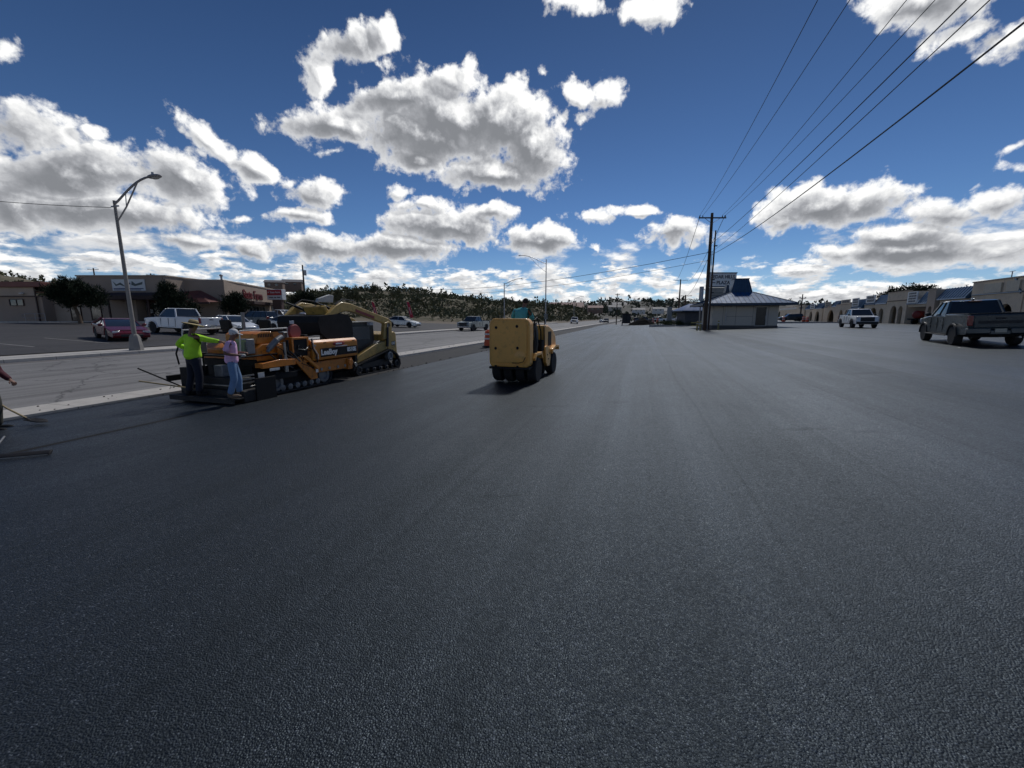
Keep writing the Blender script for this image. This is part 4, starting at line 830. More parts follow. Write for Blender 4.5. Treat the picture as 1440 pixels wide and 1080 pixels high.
# ------------------------------------------------------------------ small things on the far side
ORG = mat('drum_orange', (.72, .10, .025), .5); REFL = mat('white_band', (.7, .68, .66), .4)
def drum(x, y, label, s=1):
    e = empty('traffic_drum', (x, y, gz(x, y)), 0, label, 'traffic drum', 'orange and white traffic drums'); e.scale = (s, s, s)
    MB().lathe((0, 0, 0), (0, 0, 1), [(.33, .04), (.29, .06), (.285, .36), (.265, .37), (.26, .66), (.24, .67), (.235, .98), (.20, 1.02), (0, 1.03)], 20).build('barrel', ORG, e, ang=50)
    for z in (.24, .53, .82): MB().lathe((0, 0, z), (0, 0, 1), [(.29-.03*z, -.05), (.29-.03*z, .05)], 20).build('reflective_band', REFL, e)
    MB().lathe((0, 0, 0), (0, 0, 1), [(.42, 0), (.40, .07), (.3, .08)], 20).build('base', BLACKR, e); MB().bx(-.1, .1, -.02, .02, 1.02, 1.1).build('handle', ORG, e); return e
drum(-1.72, 30.0, 'orange drum with white bands peeking out left of the roller', 1.15)
drum(56.4, 85.2, 'orange and white drum standing in front of the black estate', 1.0); drum(59.0, 83.0, 'wide orange drum just right of the black estate', 1.1); drum(59.9, 83.2, 'orange drum touching the wide one right of the black estate', 1.0)
drum(38.2, 111, 'distant orange drum left of the clipped hedge, left one of a pair', 1.25); drum(39.6, 111.5, 'distant orange drum left of the clipped hedge, right one of a pair', 1.25)
# heap of hot mix and the black box trailer beside it
mb = MB(); rr = random.Random(4); n = 26
for i in range(n+1):
    for j in range(n+1):
        x, y = (i/n-.5)*6.8, (j/n-.5)*5; h = max(0, 1-math.hypot(x/3.4, y/2.5)); mb.b.verts.new((x, y, -.08+1.75*h**.8+.22*mnoise.noise(Vector((x*1.3, y*1.3, 3)))*min(1, h*4)))
mb.b.verts.ensure_lookup_table()
for i in range(n):
    for j in range(n): a = i*(n+1)+j; mb.b.faces.new([mb.b.verts[q] for q in (a, a+n+1, a+n+2, a+1)])
o = mb.build('asphalt_heap', mat('loose_mix', (.006, .006, .007), 1, bump=1, bs=6, var=.4, spec=.05), ang=180); o.location = (31.2, 98, .05); tag(o, 'dark heap of loose asphalt mix at the far end of the strip', 'heap')
e = empty('box_trailer', (28.4, 102, -.1), R(75), 'black box trailer seen end-on beside the asphalt heap', 'trailer'); MB().bx(-2.2, 2.2, -1.0, 1.0, .45, 2.75).build('box', PLASTIC, e, .05)
MB().bx(-2.35, -2.2, -1.05, 1.05, 2.66, 2.8).bx(-2.28, -2.2, -.04, .04, .45, 2.66).build('door_frame', UNDER, e)
for x in (-.8, .6):
    for s in (-1, 1): wheel(e, x, s*.95, .36, STEELG)
# loose mix ramp spilling along the kerb near the heap
# hedge island
HG = empty('clipped_hedge', (*XY(5.6, 77.8), .25), 0, 'low green hedge in a pale kerbed island left of the utility pole', 'hedge'); HG.rotation_euler[2] = R(-55)
mb = MB(); rr = random.Random(9)
for _ in range(46): leafset(mb, (rr.uniform(-3.4, 3.2), rr.uniform(-.9, .9), rr.uniform(.3, .8)), (.55, .5, .35), 60, .13, rr, .6)
mb.build('foliage', L_GRN, HG, recalc=False, ang=180); MB().bx(-4.2, 3.9, -1.4, -1.2, -.2, .2).bx(-4.2, 3.9, 1.2, 1.4, -.2, .2).bx(-4.2, -4.0, -1.2, 1.2, -.2, .2).bx(3.7, 3.9, -1.2, 1.2, -.2, .2).build('kerb', G_CONC, HG)
POSTM = mat('grey_post', (.34, .33, .31), .8)
e = empty('sign_pillar', (30.6, 80, .2), 0, 'plain grey pillar standing in the hedge', 'pillar'); MB().box((0, 0, 1.7), (.9, .5, 3.6), taper=(.85, .85)).build('shaft', POSTM, e, .03); MB().box((0, 0, 3.56), (1.0, .6, .12)).build('cap', POSTM, e)
BOLL = mat('bollard_yellow', (.34, .27, .10), .6, grime=.3)
for i, (x, y, l) in enumerate(((22.1, 48.0, 'yellow bollard left of the tall pole, front one'), (22.3, 49.3, 'yellow bollard left of the tall pole, rear one'), (24.3, 48.2, 'yellow bollard between the poles and the hut wall'))):
    e = empty('bollard', (x, y, gz(x, y)), 0, l, 'bollard', 'yellow steel bollards round the utility poles'); MB().lathe((0, 0, -.1), (0, 0, 1), [(.1, 0), (.1, 1.1), (.07, 1.18), (0, 1.2)], 14).build('post', BOLL, e); MB().lathe((0, 0, .78), (0, 0, 1), [(.103, 0), (.103, .1)], 14).build('band', REFL, e)
o = MB().bx(-.05, 1.1, -.05, .05, .55, .68).bx(-.05, 1.1, -.05, .05, .2, .3).build('guard_rail', BOLL); o.location = (21.3, 48.6, .6); tag(o, 'short yellow guard rail at the foot of the tall pole', 'rail')
e = empty('bucket', (33.5, 78.6, .38), 0, 'white plastic bucket at the right end of the hedge', 'bucket'); MB().lathe((0, 0, 0), (0, 0, 1), [(.28, 0), (.36, .75), (.38, .75), (.38, .8), (.33, .8), (.25, .05)], 16).build('pail', SIGNW, e); MB().tube([(.36*math.cos(a), 0, .75+.3*math.sin(a)) for a in [math.pi*k/8 for k in range(9)]], .015, 5).build('handle', STEELG, e)
# old lot with its kerb beyond the hut
mb = MB(); mb.bx(0, 34, -.2, 0, -.25, .2); o = mb.build('kerb', G_CONC); o.location = (44.5, 71.6, .84); o.rotation_euler[2] = R(-3); tag(o, kind='structure')
# tank trailer
e = empty('tank_trailer', (57.2, 57.5, .9), R(205), 'white and red tank trailer with two axles parked by the arcade', 'trailer', None)
MB().lathe((-1.4, 0, 1.3), (1, 0, 0), [(.0, 0), (.4, .03), (.55, .15), (.55, 1.4)], 20).build('white_tank', SIGNW, e, ang=40); MB().lathe((0, 0, 1.3), (1, 0, 0), [(.55, 0), (.55, 1.2), (.4, 1.36), (0, 1.4)], 20).build('red_tank', mat('tank_red', (.22, .02, .015), .5), e, ang=40)
MB().bx(-1.5, 2.4, -.5, .5, .62, .76).bx(2.4, 3.2, -.06, .06, .6, .72).build('frame', UNDER, e)
for x in (-1.0, -.1):
    for s in (-1, 1): wheel(e, x, s*.8, .36, TRIMW)
# roadside sign of the insurance office
e = empty('roadside_sign', (-37.2, 65.5, 1.0), R(-8), 'red and white roadside sign on a brown brick pillar beside the red lettered building', 'sign')
MB().box((.15, 0, 1.4), (1.5, .6, 4.4)).build('pillar', mat('brick_brown', (.14, .09, .075), .85, bump=.5, bs=12), e)
sb = MB().box((0, -.05, 4.35), (2.6, .9, 1.6)).build('cabinet', SIGNW, e, .03); MB().bx(-1.24, 1.24, -.53, -.5, 4.25, 5.08).build('red_panel', SIGNR, sb)
text('State Farm', .42, sb, (.15, -.54, 4.68), (R(90), 0, 0), SIGNW, 'sign_lettering', .008, .95, .008); MB().ell((-1.0, -.53, 4.68), (.09, .02, .13)).build('emblem', SIGNW, sb); MB().bx(-.95, -.2, -.51, -.5, 3.84, 3.98).bx(-.08, .3, -.51, -.5, 3.84, 3.98).bx(.42, .98, -.51, -.5, 3.84, 3.98).build('sign_lettering', INK, sb)
# feather flags
FLAG = mat('flag_red', (.40, .02, .05), .7)
for (x, y, z, l) in ((-31.9, 96, 1.15, 'red feather flag with white lettering, left one of the two on the bare ground'), (-22.2, 90, .95, 'red feather flag with white lettering, right one beside the silver sedan')):
    e = empty('feather_flag', (x, y, z), 0, l, 'feather flag', 'red feather flags'); MB().tube([(0, 0, -.2), (-.45, 0, 2.6), (-.75, 0, 4.0), (-.55, 0, 4.3)], .03, 6).build('pole', STEELG, e)
    fl = MB(); P1 = [(-.1, .7), (-.47, 2.6), (-.77, 4.0), (-.57, 4.3), (-.2, 4.0), (.1, 2.9), (.35, 1.9), (.62, .85)]; fl.prism(P1, -.015, .015); f_ = fl.build('banner', FLAG, e); MB().prism([(-.33, 3.0), (-.2, 3.04), (.22, 1.5), (.08, 1.46)], -.022, -.0155).build('lettering', mat('flag_mark', (.62, .45, .45), .7), f_)
# guard rail before the low left building
rl = MB()
for z in (.45, .95): rl.tube([(-2.4, 0, z), (0, 0, z)], .03, 6)
for x in (-2.4, -1.2, 0): rl.tube([(x, 0, -.2), (x, 0, .95)], .03, 6)
rl.tube([(-2.4, 0, .95), (-2.75, 0, .9), (-2.8, 0, .6), (-2.4, 0, .45)], .03, 6); o = rl.build('hand_rail', STEELG); o.location = (-56, 49.3, 1.3); tag(o, 'thin steel handrail in front of the low left building', 'rail')
# pavement slab in front of the left row
mb = MB(); mb.bx(-66, -36, 48.2, 50, .9, 1.36); tag(mb.build('building_apron', G_CONC), kind='structure')
# low bushes in front of the buildings and trees
tree((-46.8, 44.5, .95), [((0, 0, 3.3), (2.5, 1.6, 1.25)), ((-1.7, 0, 3.6), (1.5, 1.2, .85)), ((1.7, 0, 2.9), (1.4, 1.1, .95)), ((-.3, 0, 4.2), (1.3, 1, .8)), ((-.9, 0, 2.3), (.7, .6, .45))], 60, .17, L_JUN, 'spreading dark juniper with spiky tufts in front of the low left building', trunk=(.22, 2.4, -.5), group='junipers in front of the left buildings', seed=3, aspect=2.0, up=.9)
tree((-37.9, 46.5, .95), [((0, 0, 1.7), (2.3, 1.5, 1.4)), ((-.3, 0, 3.0), (1.6, 1.1, 1.2)), ((-.7, 0, 4.0), (.7, .6, .8))], 70, .17, L_JUN, 'dark pointed juniper reaching the ground behind the older white pickup', trunk=(.2, 1.4, 0), group='junipers in front of the left buildings', seed=5, aspect=2.0, up=1.0)
tree((-33.9, 50.5, .9), [((0, 0, 2.2), (1.65, 1.3, 1.15)), ((-.1, 0, 3.1), (1.1, .9, .7))], 90, .17, L_JUN, 'rounder dark juniper on a short trunk left of the red parapet letters', trunk=(.2, 1.3, .1), group='junipers in front of the left buildings', seed=8, aspect=2.0, up=.8)
tree((-37.6, 72.5, 1.1), [((1.1, 0, 2.6), (2.5, 2, 2.2)), ((1.5, 0, 4.0), (1.6, 1.4, 1.2)), ((3.3, 0, 1.5), (1.3, 1.2, 1.3))], 34, .24, L_JUN, 'large rounded dark tree right of the roadside sign', name='round_tree', trunk=(.25, 1.6, .6), seed=12, aspect=1.3)
tree((75, 79, .9), [((0, 0, 5.3), (4.0, 3, 1.4)), ((2.8, 0, 5.9), (2.4, 2, 1.2)), ((-3.0, 0, 4.8), (1.8, 1.6, .9)), ((5.6, 0, 5.0), (1.8, 1.5, 1.0))], 16, .3, L_JUN, 'broad dark tree showing above the arcade roof', name='broad_tree', trunk=(.35, 4.5, .2), seed=15, aspect=1.3)
for i, (px_, Y, z, r_) in enumerate(((478, 150, 10.5, 2.6), (530, 200, 15.5, 2.4), (500, 170, 11.5, 3), (455, 130, 8.5, 2.6), (425, 120, 8, 3), (560, 230, 15.5, 3), (20, 80, 6.5, 2.4), (128, 75, 7.4, 2.0), (148, 78, 7.2, 1.4))):
    tree(((px_-720)/570*Y, Y, z-4), [((0, 0, 2.9), (r_, r_*.8, r_*.6)), ((r_*.4, 0, 3.9), (r_*.6, r_*.5, r_*.5))], 9, .42, L_SAGE, ('hillside tree against the sky left of the flags, %s' if px_ > 400 else 'tree top showing above the roofs of the left buildings, %s') % ['tallest', 'far right', 'broad middle', 'lower left', 'lowest beside the pole', 'farthest', 'far left', 'middle', 'small right'][i], name='hill_tree', trunk=(.2, 2.6, 0), group='trees standing on the hillside', seed=20+i, aspect=1.2)
# far houses on the ridges
HC = [mat('house_wall_pale', (.46, .42, .36), .8), mat('house_wall_brown', (.20, .14, .11), .8), mat('house_wall_white', (.60, .60, .58), .8)]; HR = [mat('house_roof_grey', (.20, .19, .19), .7), mat('house_roof_red', (.18, .07, .06), .7)]
def house(px_, Y, z, w, wm, rm, label, h=3.2):
    x = (px_-720)/570*Y; e = empty('house', (x, Y, z), math.atan2(-x, Y)*.5, label, 'house', 'houses scattered over the far ridge'); d = w*.6
    MB().bx(-w/2, w/2, -d/2, d/2, -3, h).build('wall', wm, e); MB().prism([(-d/2-.5, h), (d/2+.5, h), (0, h+w*.16)], -w/2-.5, w/2+.5, 'yz').build('roof', rm, e)
    for q in (-.3, .1): MB().bx(w*q, w*q+w*.14, -d/2-.06, -d/2+.02, h*.35, h*.75).build('window', GLASS, e)
POS = ['above the silver sedan', 'above the roller cab', 'right of the roller driver', 'long red one right of the tall lamp', 'small pale one beside it', 'above the white street pickup', 'pale one beyond the slim pole', 'grey one over the heap', 'white one over the orange drums', 'low one left of the hedge', 'long pale one on the ridge', 'brown one by the far pole', 'pale one far left behind the sign', 'second pale one behind the sign']
for i, (px_, Y, py_, w, a, b_) in enumerate(((655, 420, 424, 14, 0, 0), (738, 430, 434, 12, 0, 1), (765, 450, 437, 10, 2, 0), (795, 430, 437, 34, 1, 1), (812, 400, 441, 9, 2, 0), (835, 460, 437, 16, 1, 1), (862, 600, 435, 18, 0, 0), (895, 560, 439, 16, 2, 0), (922, 520, 438, 13, 2, 0), (940, 700, 440, 30, 0, 0), (870, 900, 431, 36, 0, 0), (985, 640, 436, 22, 1, 1), (395, 260, 405, 10, 1, 0), (420, 280, 404, 12, 1, 0))):
    d = ray_(px_, py_); house(px_, Y, EYE+Y*d.z/d.y, w, HC[a], HR[b_], ('house with pitched roof on the hillside, '+POS[i]))
# ------------------------------------------------------------------ asphalt paver
ORANGE = mat('machine_orange', (.62, .20, .022), .45, var=.12, vs_=3, grime=.75, coat=.2); ORANGE2 = mat('clean_orange', (.66, .235, .03), .4, var=.08, vs_=1.5, grime=.35, coat=.3)
BLK = mat('machine_black', (.010, .010, .011), .7, var=.3, spec=.3); TAR = mat('tarred_steel', (.02, .018, .017), .7, bump=.8, bs=30, var=.4); ROD = mat('worn_steel', (.34, .33, .31), .4, .7, grime=.4)
HOSE = mat('hydraulic_hose', (.015, .015, .015), .45); STICK = mat('sticker_white', (.62, .61, .58), .5, grime=.5); GREYM = mat('grey_machine', (.21, .215, .22), .45, .4, grime=.4)
PX, PY = XY(-11, 7.5); PZ = zprof(-11)+.018
pv = empty('asphalt_paver', (PX, PY, PZ), RD, 'orange and black asphalt paver with white side lettering standing along the kerb', 'paver', None, 0)
pv.rotation_euler = (0, 0, RD)
def P(mb, name, m, bev=.012, par=None, **k): return mb.build(name, m, par or pv, bev=bev, **k)
# chassis, crawler tracks
P(MB().bx(.9, 4.5, -.85, .85, .3, .8).bx(.9, 2.5, -1.0, 1.0, .8, 1.0), 'chassis', BLK)
def crawler(par, x0, x1, y0, y1, z1, r, m=BLACKR, lug=.16, front_raise=0, name='track', idl=True):
    def loop(q):
        pts = []; 
        for k in range(9): a = math.pi/2+math.pi*k/8; pts.append((x0+r+(r+q)*math.cos(a), r+front_raise*0+(r+q)*math.sin(a)))
        rr_ = z1-r
        for k in range(9): a = -math.pi/2+math.pi*k/8; pts.append((x1-r+(r+q)*math.cos(a), r+(r+q)*math.sin(a)))
        return pts
    t = MB(); o_, i_ = loop(0), loop(-.05); n = len(o_); vs = []
    for y in (y0, y1):
        for L in (o_, i_): vs += [(p[0], y, p[1]) for p in L]
    f = []
    for k in range(n):
        j = (k+1) % n; f += [(k, j, 2*n+j, 2*n+k), (n+k, 3*n+k, 3*n+j, n+j), (k, n+k, n+j, j), (2*n+k, 2*n+j, 3*n+j, 3*n+k)]
    t._add(vs, f)
    x = x0+r
    while x < x1-r+.01: t.bx(x-.03, x+.03, y0-.004, y1+.004, -.012, .01).bx(x-.03, x+.03, y0-.004, y1+.004, 2*r-.01, 2*r+.02); x += lug
    for c_ in (x0+r, x1-r):
        for k in range(1, 6):
            a = (math.pi/2+math.pi*k/6) if c_ == x0+r else (-math.pi/2+math.pi*k/6); t.box((c_+(r+.005)*math.cos(a), (y0+y1)/2, r+(r+.005)*math.sin(a)), (.035, y1-y0+.006, .06), ry=-a)
    o = t.build(name, m, par); yo = y0 if abs(y0) > abs(y1) else y1; s = 1 if yo > 0 else -1
    for c_ in (x0+r, x1-r): MB().lathe((c_, yo-s*.06, r), (0, s, 0), [(r-.06, -.1), (r-.06, .02), (r*.5, .03), (r*.4, -.02), (0, -.02)], 18).build('idler', GREYM, o)
    k = int((x1-x0-2*r)/.27)
    for q in range(k): MB().lathe((x0+r+.2+q*.27, yo-s*.05, .13), (0, s, 0), [(.09, -.1), (.09, .02), (.04, .03), (0, .03)], 12).build('track_roller', GREYM, o)
    MB().bx(x0+r, x1-r, min(yo-s*.12, yo-s*.16), max(yo-s*.12, yo-s*.16), .12, 2*r-.1).build('side_frame', BLK, o); return o
crawler(pv, 1.05, 3.5, -1.22, -.92, .62, .3); crawler(pv, 1.05, 3.5, .92, 1.22, .62, .3)
# hopper: flared sides, floor, front roller
for s in (-1, 1):
    hs = P(MB().prism([(s*1.30, .80), (s*1.34, .86), (s*1.34, 1.36), (s*1.24, 1.44), (s*1.14, 1.44), (s*1.10, 1.36), (s*.75, .76)], 2.62, 4.72, 'yz'), 'hopper_side', ORANGE2, .03)
    if s < 0:
        d = P(MB().bx(2.93, 4.68, -1.352, -1.341, .90, 1.17), 'name_band', BLK, 0, hs)
        text('LeeBoy', .235, d, (3.30, -1.354, 1.035), (R(90), 0, 0), SIGNW, 'lettering', .004, 1.02, .012); text('8510E', .19, d, (4.38, -1.354, 1.05), (R(90), 0, 0), SIGNW, 'lettering', .004, .95, .01)
        MB().ell((3.78, -1.343, 1.285), (.30, .012, .075), 16, 6).build('dealer_badge', mat('badge_red', (.30, .02, .02), .4), hs); MB().bx(3.62, 3.90, -1.362, -1.354, 1.262, 1.308).build('lettering', SIGNW, hs)
        MB().bx(3.6, 4.18, -1.35, -1.341, 1.185, 1.215).build('badge_strip', STICK, hs)
        for x in (3.08, 4.45): MB().bx(x, x+.12, -1.352, -1.341, 1.335, 1.36).build('slot', BLK, hs)
        for x, z in ((2.72, 1.28), (2.72, .9)): MB().cyl((x, -1.36, z), (x, -1.34, z), .03).build('bolt', ROD, hs)
P(MB().bx(2.62, 4.72, -.74, .74, .72, .80).prism([(2.6, .75), (2.6, 1.62), (2.72, 1.62), (2.8, .75)], -1.09, 1.09), 'hopper_floor', TAR)
P(MB().bx(4.72, 4.86, -1.2, 1.2, .55, .92), 'front_apron', BLK)
P(MB().cyl((5.0, -1.0, .42), (5.0, 1.0, .42), .09).bx(4.7, 5.05, -.5, .5, .36, .48), 'push_roller', ROD)
P(MB().bx(2.75, 4.5, -1.26, -1.0, .40, .76), 'lower_side_frame', ORANGE, .02)
for x in (3.0, 3.35, 3.75, 4.1): P(MB().cyl((x, -1.28, .5), (x, -1.2, .5), .05), 'fitting', ROD, .005)
P(MB().bx(4.2, 4.42, -1.32, -1.1, .36, .74).cyl((4.31, -1.36, .6), (4.31, -1.1, .6), .11), 'wing_cylinder_mount', ORANGE, .01)
P(MB().tube([(4.45, -1.3, .62), (4.55, -1.32, .4), (4.5, -1.3, .28)], .03), 'hose', HOSE, 0)
mixh = MB(); rr = random.Random(2)                        # mix lying in the hopper
for i in range(13):
    for j in range(11): mixh.b.verts.new((2.75+i*.155, -.95+j*.19, .92+.30*max(0, 1-abs(j-5)/6)+.05*mnoise.noise(Vector((i*.8, j*.8, 1)))))
mixh.b.verts.ensure_lookup_table()
for i in range(12):
    for j in range(10): a = i*11+j; mixh.b.faces.new([mixh.b.verts[q] for q in (a, a+11, a+12, a+1)])
o = mixh.build('hot_mix', mat('mix_in_hopper', (.012, .012, .013), .75, bump=1, bs=25)); o.parent = pv
# tractor body and operator deck
P(MB().prism([(.95, .95), (.95, 1.28), (1.15, 1.42), (2.55, 1.42), (2.62, 1.3), (2.62, .95)], -1.02, 1.02), 'engine_housing', ORANGE, .03)
P(MB().bx(.85, 2.6, -1.28, -1.02, .78, .92).bx(1.9, 2.55, -1.27, -1.02, .92, 1.0), 'side_frame', ORANGE, .02)
P(MB().bx(1.98, 2.50, -1.26, -1.03, 1.0, 1.50), 'access_panel', BLK, .02); P(MB().bx(1.92, 1.98, -1.27, -1.02, .95, 1.56).bx(2.50, 2.57, -1.27, -1.02, .95, 1.56).bx(1.92, 2.57, -1.27, -1.02, 1.5, 1.56), 'panel_frame', ORANGE, .01)
P(MB().prism([(1.05, 1.42), (1.05, 1.68), (1.2, 1.76), (1.75, 1.76), (1.95, 1.55), (1.95, 1.42)], -.95, .2), 'hood', ORANGE, .02)
gr_ = MB(); [gr_.bx(1.1+i*.055, 1.13+i*.055, -.955, -.945, 1.6, 1.7) for i in range(9)]; P(gr_, 'hood_vents', BLK, 0)
for (a, b_, r_) in (((1.25, -1.12, 1.28), (1.50, -1.18, 1.52), .085), ((1.50, -1.14, 1.50), (1.72, -1.12, 1.60), .075), ((1.18, -1.15, 1.2), (1.28, -1.15, 1.32), .05)): P(MB().cyl(a, b_, r_, n=16), 'hydraulic_motor', GREYM, .01)
P(MB().bx(.62, .86, -1.1, -.7, 1.18, 1.58), 'control_panel', GREYM, .02); P(MB().bx(.60, .62, -1.05, -.75, 1.25, 1.5), 'panel_face', mat('panel_green', (.16, .2, .17), .5), 0)
dk = P(MB().bx(.5, 2.5, -1.15, 1.15, 1.10, 1.14), 'operator_deck', BLK)
for y in (-.75, .75):
    st = P(MB().box((1.75, y, 1.78), (.42, .42, .10)).box((1.54, y, 1.93), (.10, .40, .30), ry=-.12), 'seat', BLK, .035); MB().cyl((1.75, y, 1.4), (1.75, y, 1.75), .05).build('seat_post', BLK, st)
P(MB().tube([(2.05, -1.0, 1.42), (2.05, -1.0, 1.84), (.5, -1.05, 1.80), (.45, -1.05, 1.15)], .022), 'hand_rail', TRIMW, 0)
P(MB().tube([(2.05, 1.0, 1.42), (2.05, 1.0, 1.84), (.5, 1.05, 1.80), (.45, 1.05, 1.15)], .022), 'hand_rail', TRIMW, 0)
P(MB().bx(2.0, 2.62, -.9, .9, 1.42, 1.72), 'front_console', GREYM, .03)
P(MB().lathe((2.28, -1.02, 1.72), (0, 1, 0), [(.12, -.06), (.20, -.06), (.22, -.03), (.22, .03), (.20, .06), (.12, .06)], 24), 'hose_reel', mat('reel_red', (.28, .06, .055), .5), 0)
P(MB().lathe((2.28, -1.02, 1.72), (0, 1, 0), [(.0, -.05), (.12, -.05), (.12, .05), (0, .05)], 16), 'reel_core', BLK, 0)
P(MB().box((2.24, -1.0, 2.0), (.1, .08, .1)), 'work_light', HLAMP, .01)
P(MB().cyl((1.9, .5, 1.7), (1.9, .5, 2.3), .05), 'exhaust_stack', GREYM, 0)
# tow arms, lift rams, plates
for y in (-1.30, 1.24):
    P(MB().prism([(1.85, .98), (2.12, .98), (2.78, .42), (2.78, .24), (2.52, .24)], y, y+.05), 'tow_arm', ORANGE, .01)
    P(MB().prism([(2.22, 1.0), (2.42, .98), (2.84, .60), (2.84, .50)], y-.03, y+.02), 'tow_arm_brace', ORANGE2, .01)
    P(MB().bx(.1, 2.0, y, y+.07, .42, .58), 'side_arm', BLK)
    P(MB().cyl((1.62, y, .75), (1.62, y, 1.45), .035).cyl((1.62, y, .6), (1.62, y, 1.0), .055), 'lift_ram', ROD, 0)
P(MB().cyl((1.50, -1.25, .72), (1.50, -1.25, 1.10), .045).cyl((1.80, -1.22, .9), (1.80, -1.22, 1.5), .04), 'ram', BLK, 0)
P(MB().prism([(1.45, 1.35), (1.62, 1.40), (1.82, 1.05), (1.80, .8), (1.60, .8)], -1.2, -1.14), 'link_plate', ORANGE, .01); P(MB().prism([(.8, .78), (.8, .92), (1.35, .98), (1.9, .95), (1.9, .78)], -1.36, -1.28), 'step_plate', ORANGE, .01)
P(MB().bx(.62, .80, -1.40, -1.38, .50, .70), 'sticker', STICK, 0); P(MB().bx(.98, 1.30, -1.405, -1.39, .70, .77), 'sticker', STICK, 0); P(MB().bx(2.68, 2.78, -1.345, -1.335, .44, .54), 'sticker', STICK, 0)
hs_ = random.Random(6)
for i in range(16):
    x = hs_.uniform(1.0, 2.6); z = hs_.uniform(.85, 1.35); y = -1.27; P(MB().tube([(x, y, z), (x+hs_.uniform(-.1, .2), y-.04, z-.12), (x+hs_.uniform(0, .4), y-.03, z-hs_.uniform(.1, .35)), (x+hs_.uniform(.1, .5), y+.03, z-hs_.uniform(0, .3))], hs_.choice((.012, .017, .022)), 6), 'hose', HOSE, 0)
P(MB().tube([(2.62, -1.32, 1.5), (2.60, -1.36, 1.2), (2.72, -1.37, 1.0), (2.76, -1.36, .75)], .018), 'cable', HOSE, 0); P(MB().tube([(2.66, -1.32, 1.5), (2.66, -1.36, 1.2), (2.79, -1.37, 1.0), (2.80, -1.36, .85)], .012), 'grey_cable', STICK, 0)
# screed across the rear
P(MB().bx(-.02, .55, -1.62, .60, .03, .32).bx(.08, .45, -1.35, .52, .32, .62), 'screed', TAR, .02)
P(MB().bx(-.32, -.02, -1.62, .60, .14, .17).bx(-.32, -.28, -1.62, .60, .05, .16), 'footboard', TAR, .005)
P(MB().bx(.30, .9, -1.66, -1.62, .02, .60), 'end_gate', BLK, .005); P(MB().bx(.05, .9, .62, .66, .02, .5), 'end_gate', BLK, .005)
for z in (.24, .40): P(MB().cyl((.2, -1.6, z+.02), (.9, -1.58, z-.0), .018), 'guide_rod', ROD, 0)
for z in (.47, .56, .65): P(MB().bx(.12, .5, -1.40, -1.37, z, z+.035), 'step_tread', ROD, 0)
P(MB().bx(.15, .40, -.75, -.45, .62, .92), 'screed_box', GREYM, .02)
for x, y, h in ((.15, .05, .5), (.22, -.02, .62), (.1, .3, .45), (.2, .5, .6), (.3, -1.15, .5)): P(MB().cyl((x, y, .6), (x, y, .6+h), .022).cyl((x-.08, y, .6+h), (x+.08, y, .6+h), .022), 'screw_crank', BLK, 0)
P(MB().bx(-.02, .5, .22, .56, .35, .85), 'burner_box', BLK, .02); P(MB().bx(.0, .05, -1.3, .5, .42, .45), 'rail', ROD, 0)
P(MB().tube([(.5, .6, 1.6), (.35, .7, 1.55), (.2, .75, 1.5), (.1, .78, 1.2), (.15, .8, .9)], .02), 'steering_lever', BLK, 0)
P(MB().bx(.42, .7, .45, 1.0, 1.15, 1.5), 'control_panel', GREYM, .02)
# ------------------------------------------------------------------ compact track loader with raised bucket
CATY = mat('loader_yellow', (.46, .30, .08), .45, var=.12, vs_=3, grime=.75, coat=.15); CATD = mat('loader_dark', (.018, .018, .02), .5, var=.3)
LX, LY = XY(-11.15, 14.2); LD = empty('track_loader', (LX, LY, zprof(-11)-.05), RD+math.pi, 'yellow compact track loader with its black bucket raised over the paver hopper', 'loader')
def Q(mb, name, m, bev=.012, par=None, **k): return mb.build(name, m, par or LD, bev=bev, **k)
def ltrack(s):
    ya, yb = (.74, 1.08) if s > 0 else (-1.08, -.74); out = [(-1.32, .12), (-1.36, .28), (-1.2, .62), (-.75, .86), (-.55, .88), (.9, .55), (1.5, .42), (1.62, .25), (1.55, .08), (1.4, 0), (-1.15, 0)]
    inn = [(x*.94+.01, .07+(z-.0)*.86) for x, z in out]; n = len(out); vs = [(p[0], y, p[1]) for y in (ya, yb) for L in (out, inn) for p in L]; t = MB(); f = []
    for k in range(n):
        j = (k+1) % n; f += [(k, j, 2*n+j, 2*n+k), (n+k, 3*n+k, 3*n+j, n+j), (k, n+k, n+j, j), (2*n+k, 2*n+j, 3*n+j, 3*n+k)]
    t._add(vs, f)
    for k in range(n):
        a, b_ = Vector((out[k][0], 0, out[k][1])), Vector((out[(k+1) % n][0], 0, out[(k+1) % n][1])); m_ = max(1, int((b_-a).length/.13)); an = math.atan2(b_.z-a.z, b_.x-a.x)
        for q in range(m_): p = a.lerp(b_, (q+.5)/m_); t.box((p.x, (ya+yb)/2, p.z), (.05, .345, .05), ry=-an)
    o = t.build('track', BLACKR, LD); yo = yb if s > 0 else ya
    def wh(x, z, r, m=CATD, nm='track_roller'): MB().lathe((x, yo-s*.06, z), (0, s, 0), [(r, -.12), (r, .03), (r*.6, .045), (r*.45, .01), (0, .01)], 16).build(nm, m, o)
    wh(-.65, .60, .2, GREYM, 'drive_sprocket'); wh(1.38, .24, .15); wh(-1.1, .24, .16)
    for k in range(5): wh(-.75+k*.42, .16, .095)
    MB().prism([(-1.0, .2), (-.6, .52), (.9, .42), (1.25, .26), (1.2, .2)], yo-s*.2, yo-s*.24).build('track_frame', CATD, o)
for s in (-1, 1): ltrack(s)
Q(MB().prism([(-1.1, .35), (-1.28, .5), (-1.26, 1.2), (-.4, 1.25), (1.1, .72), (1.45, .5), (1.35, .3)], -.72, .72), 'lower_body', CATD, .02)
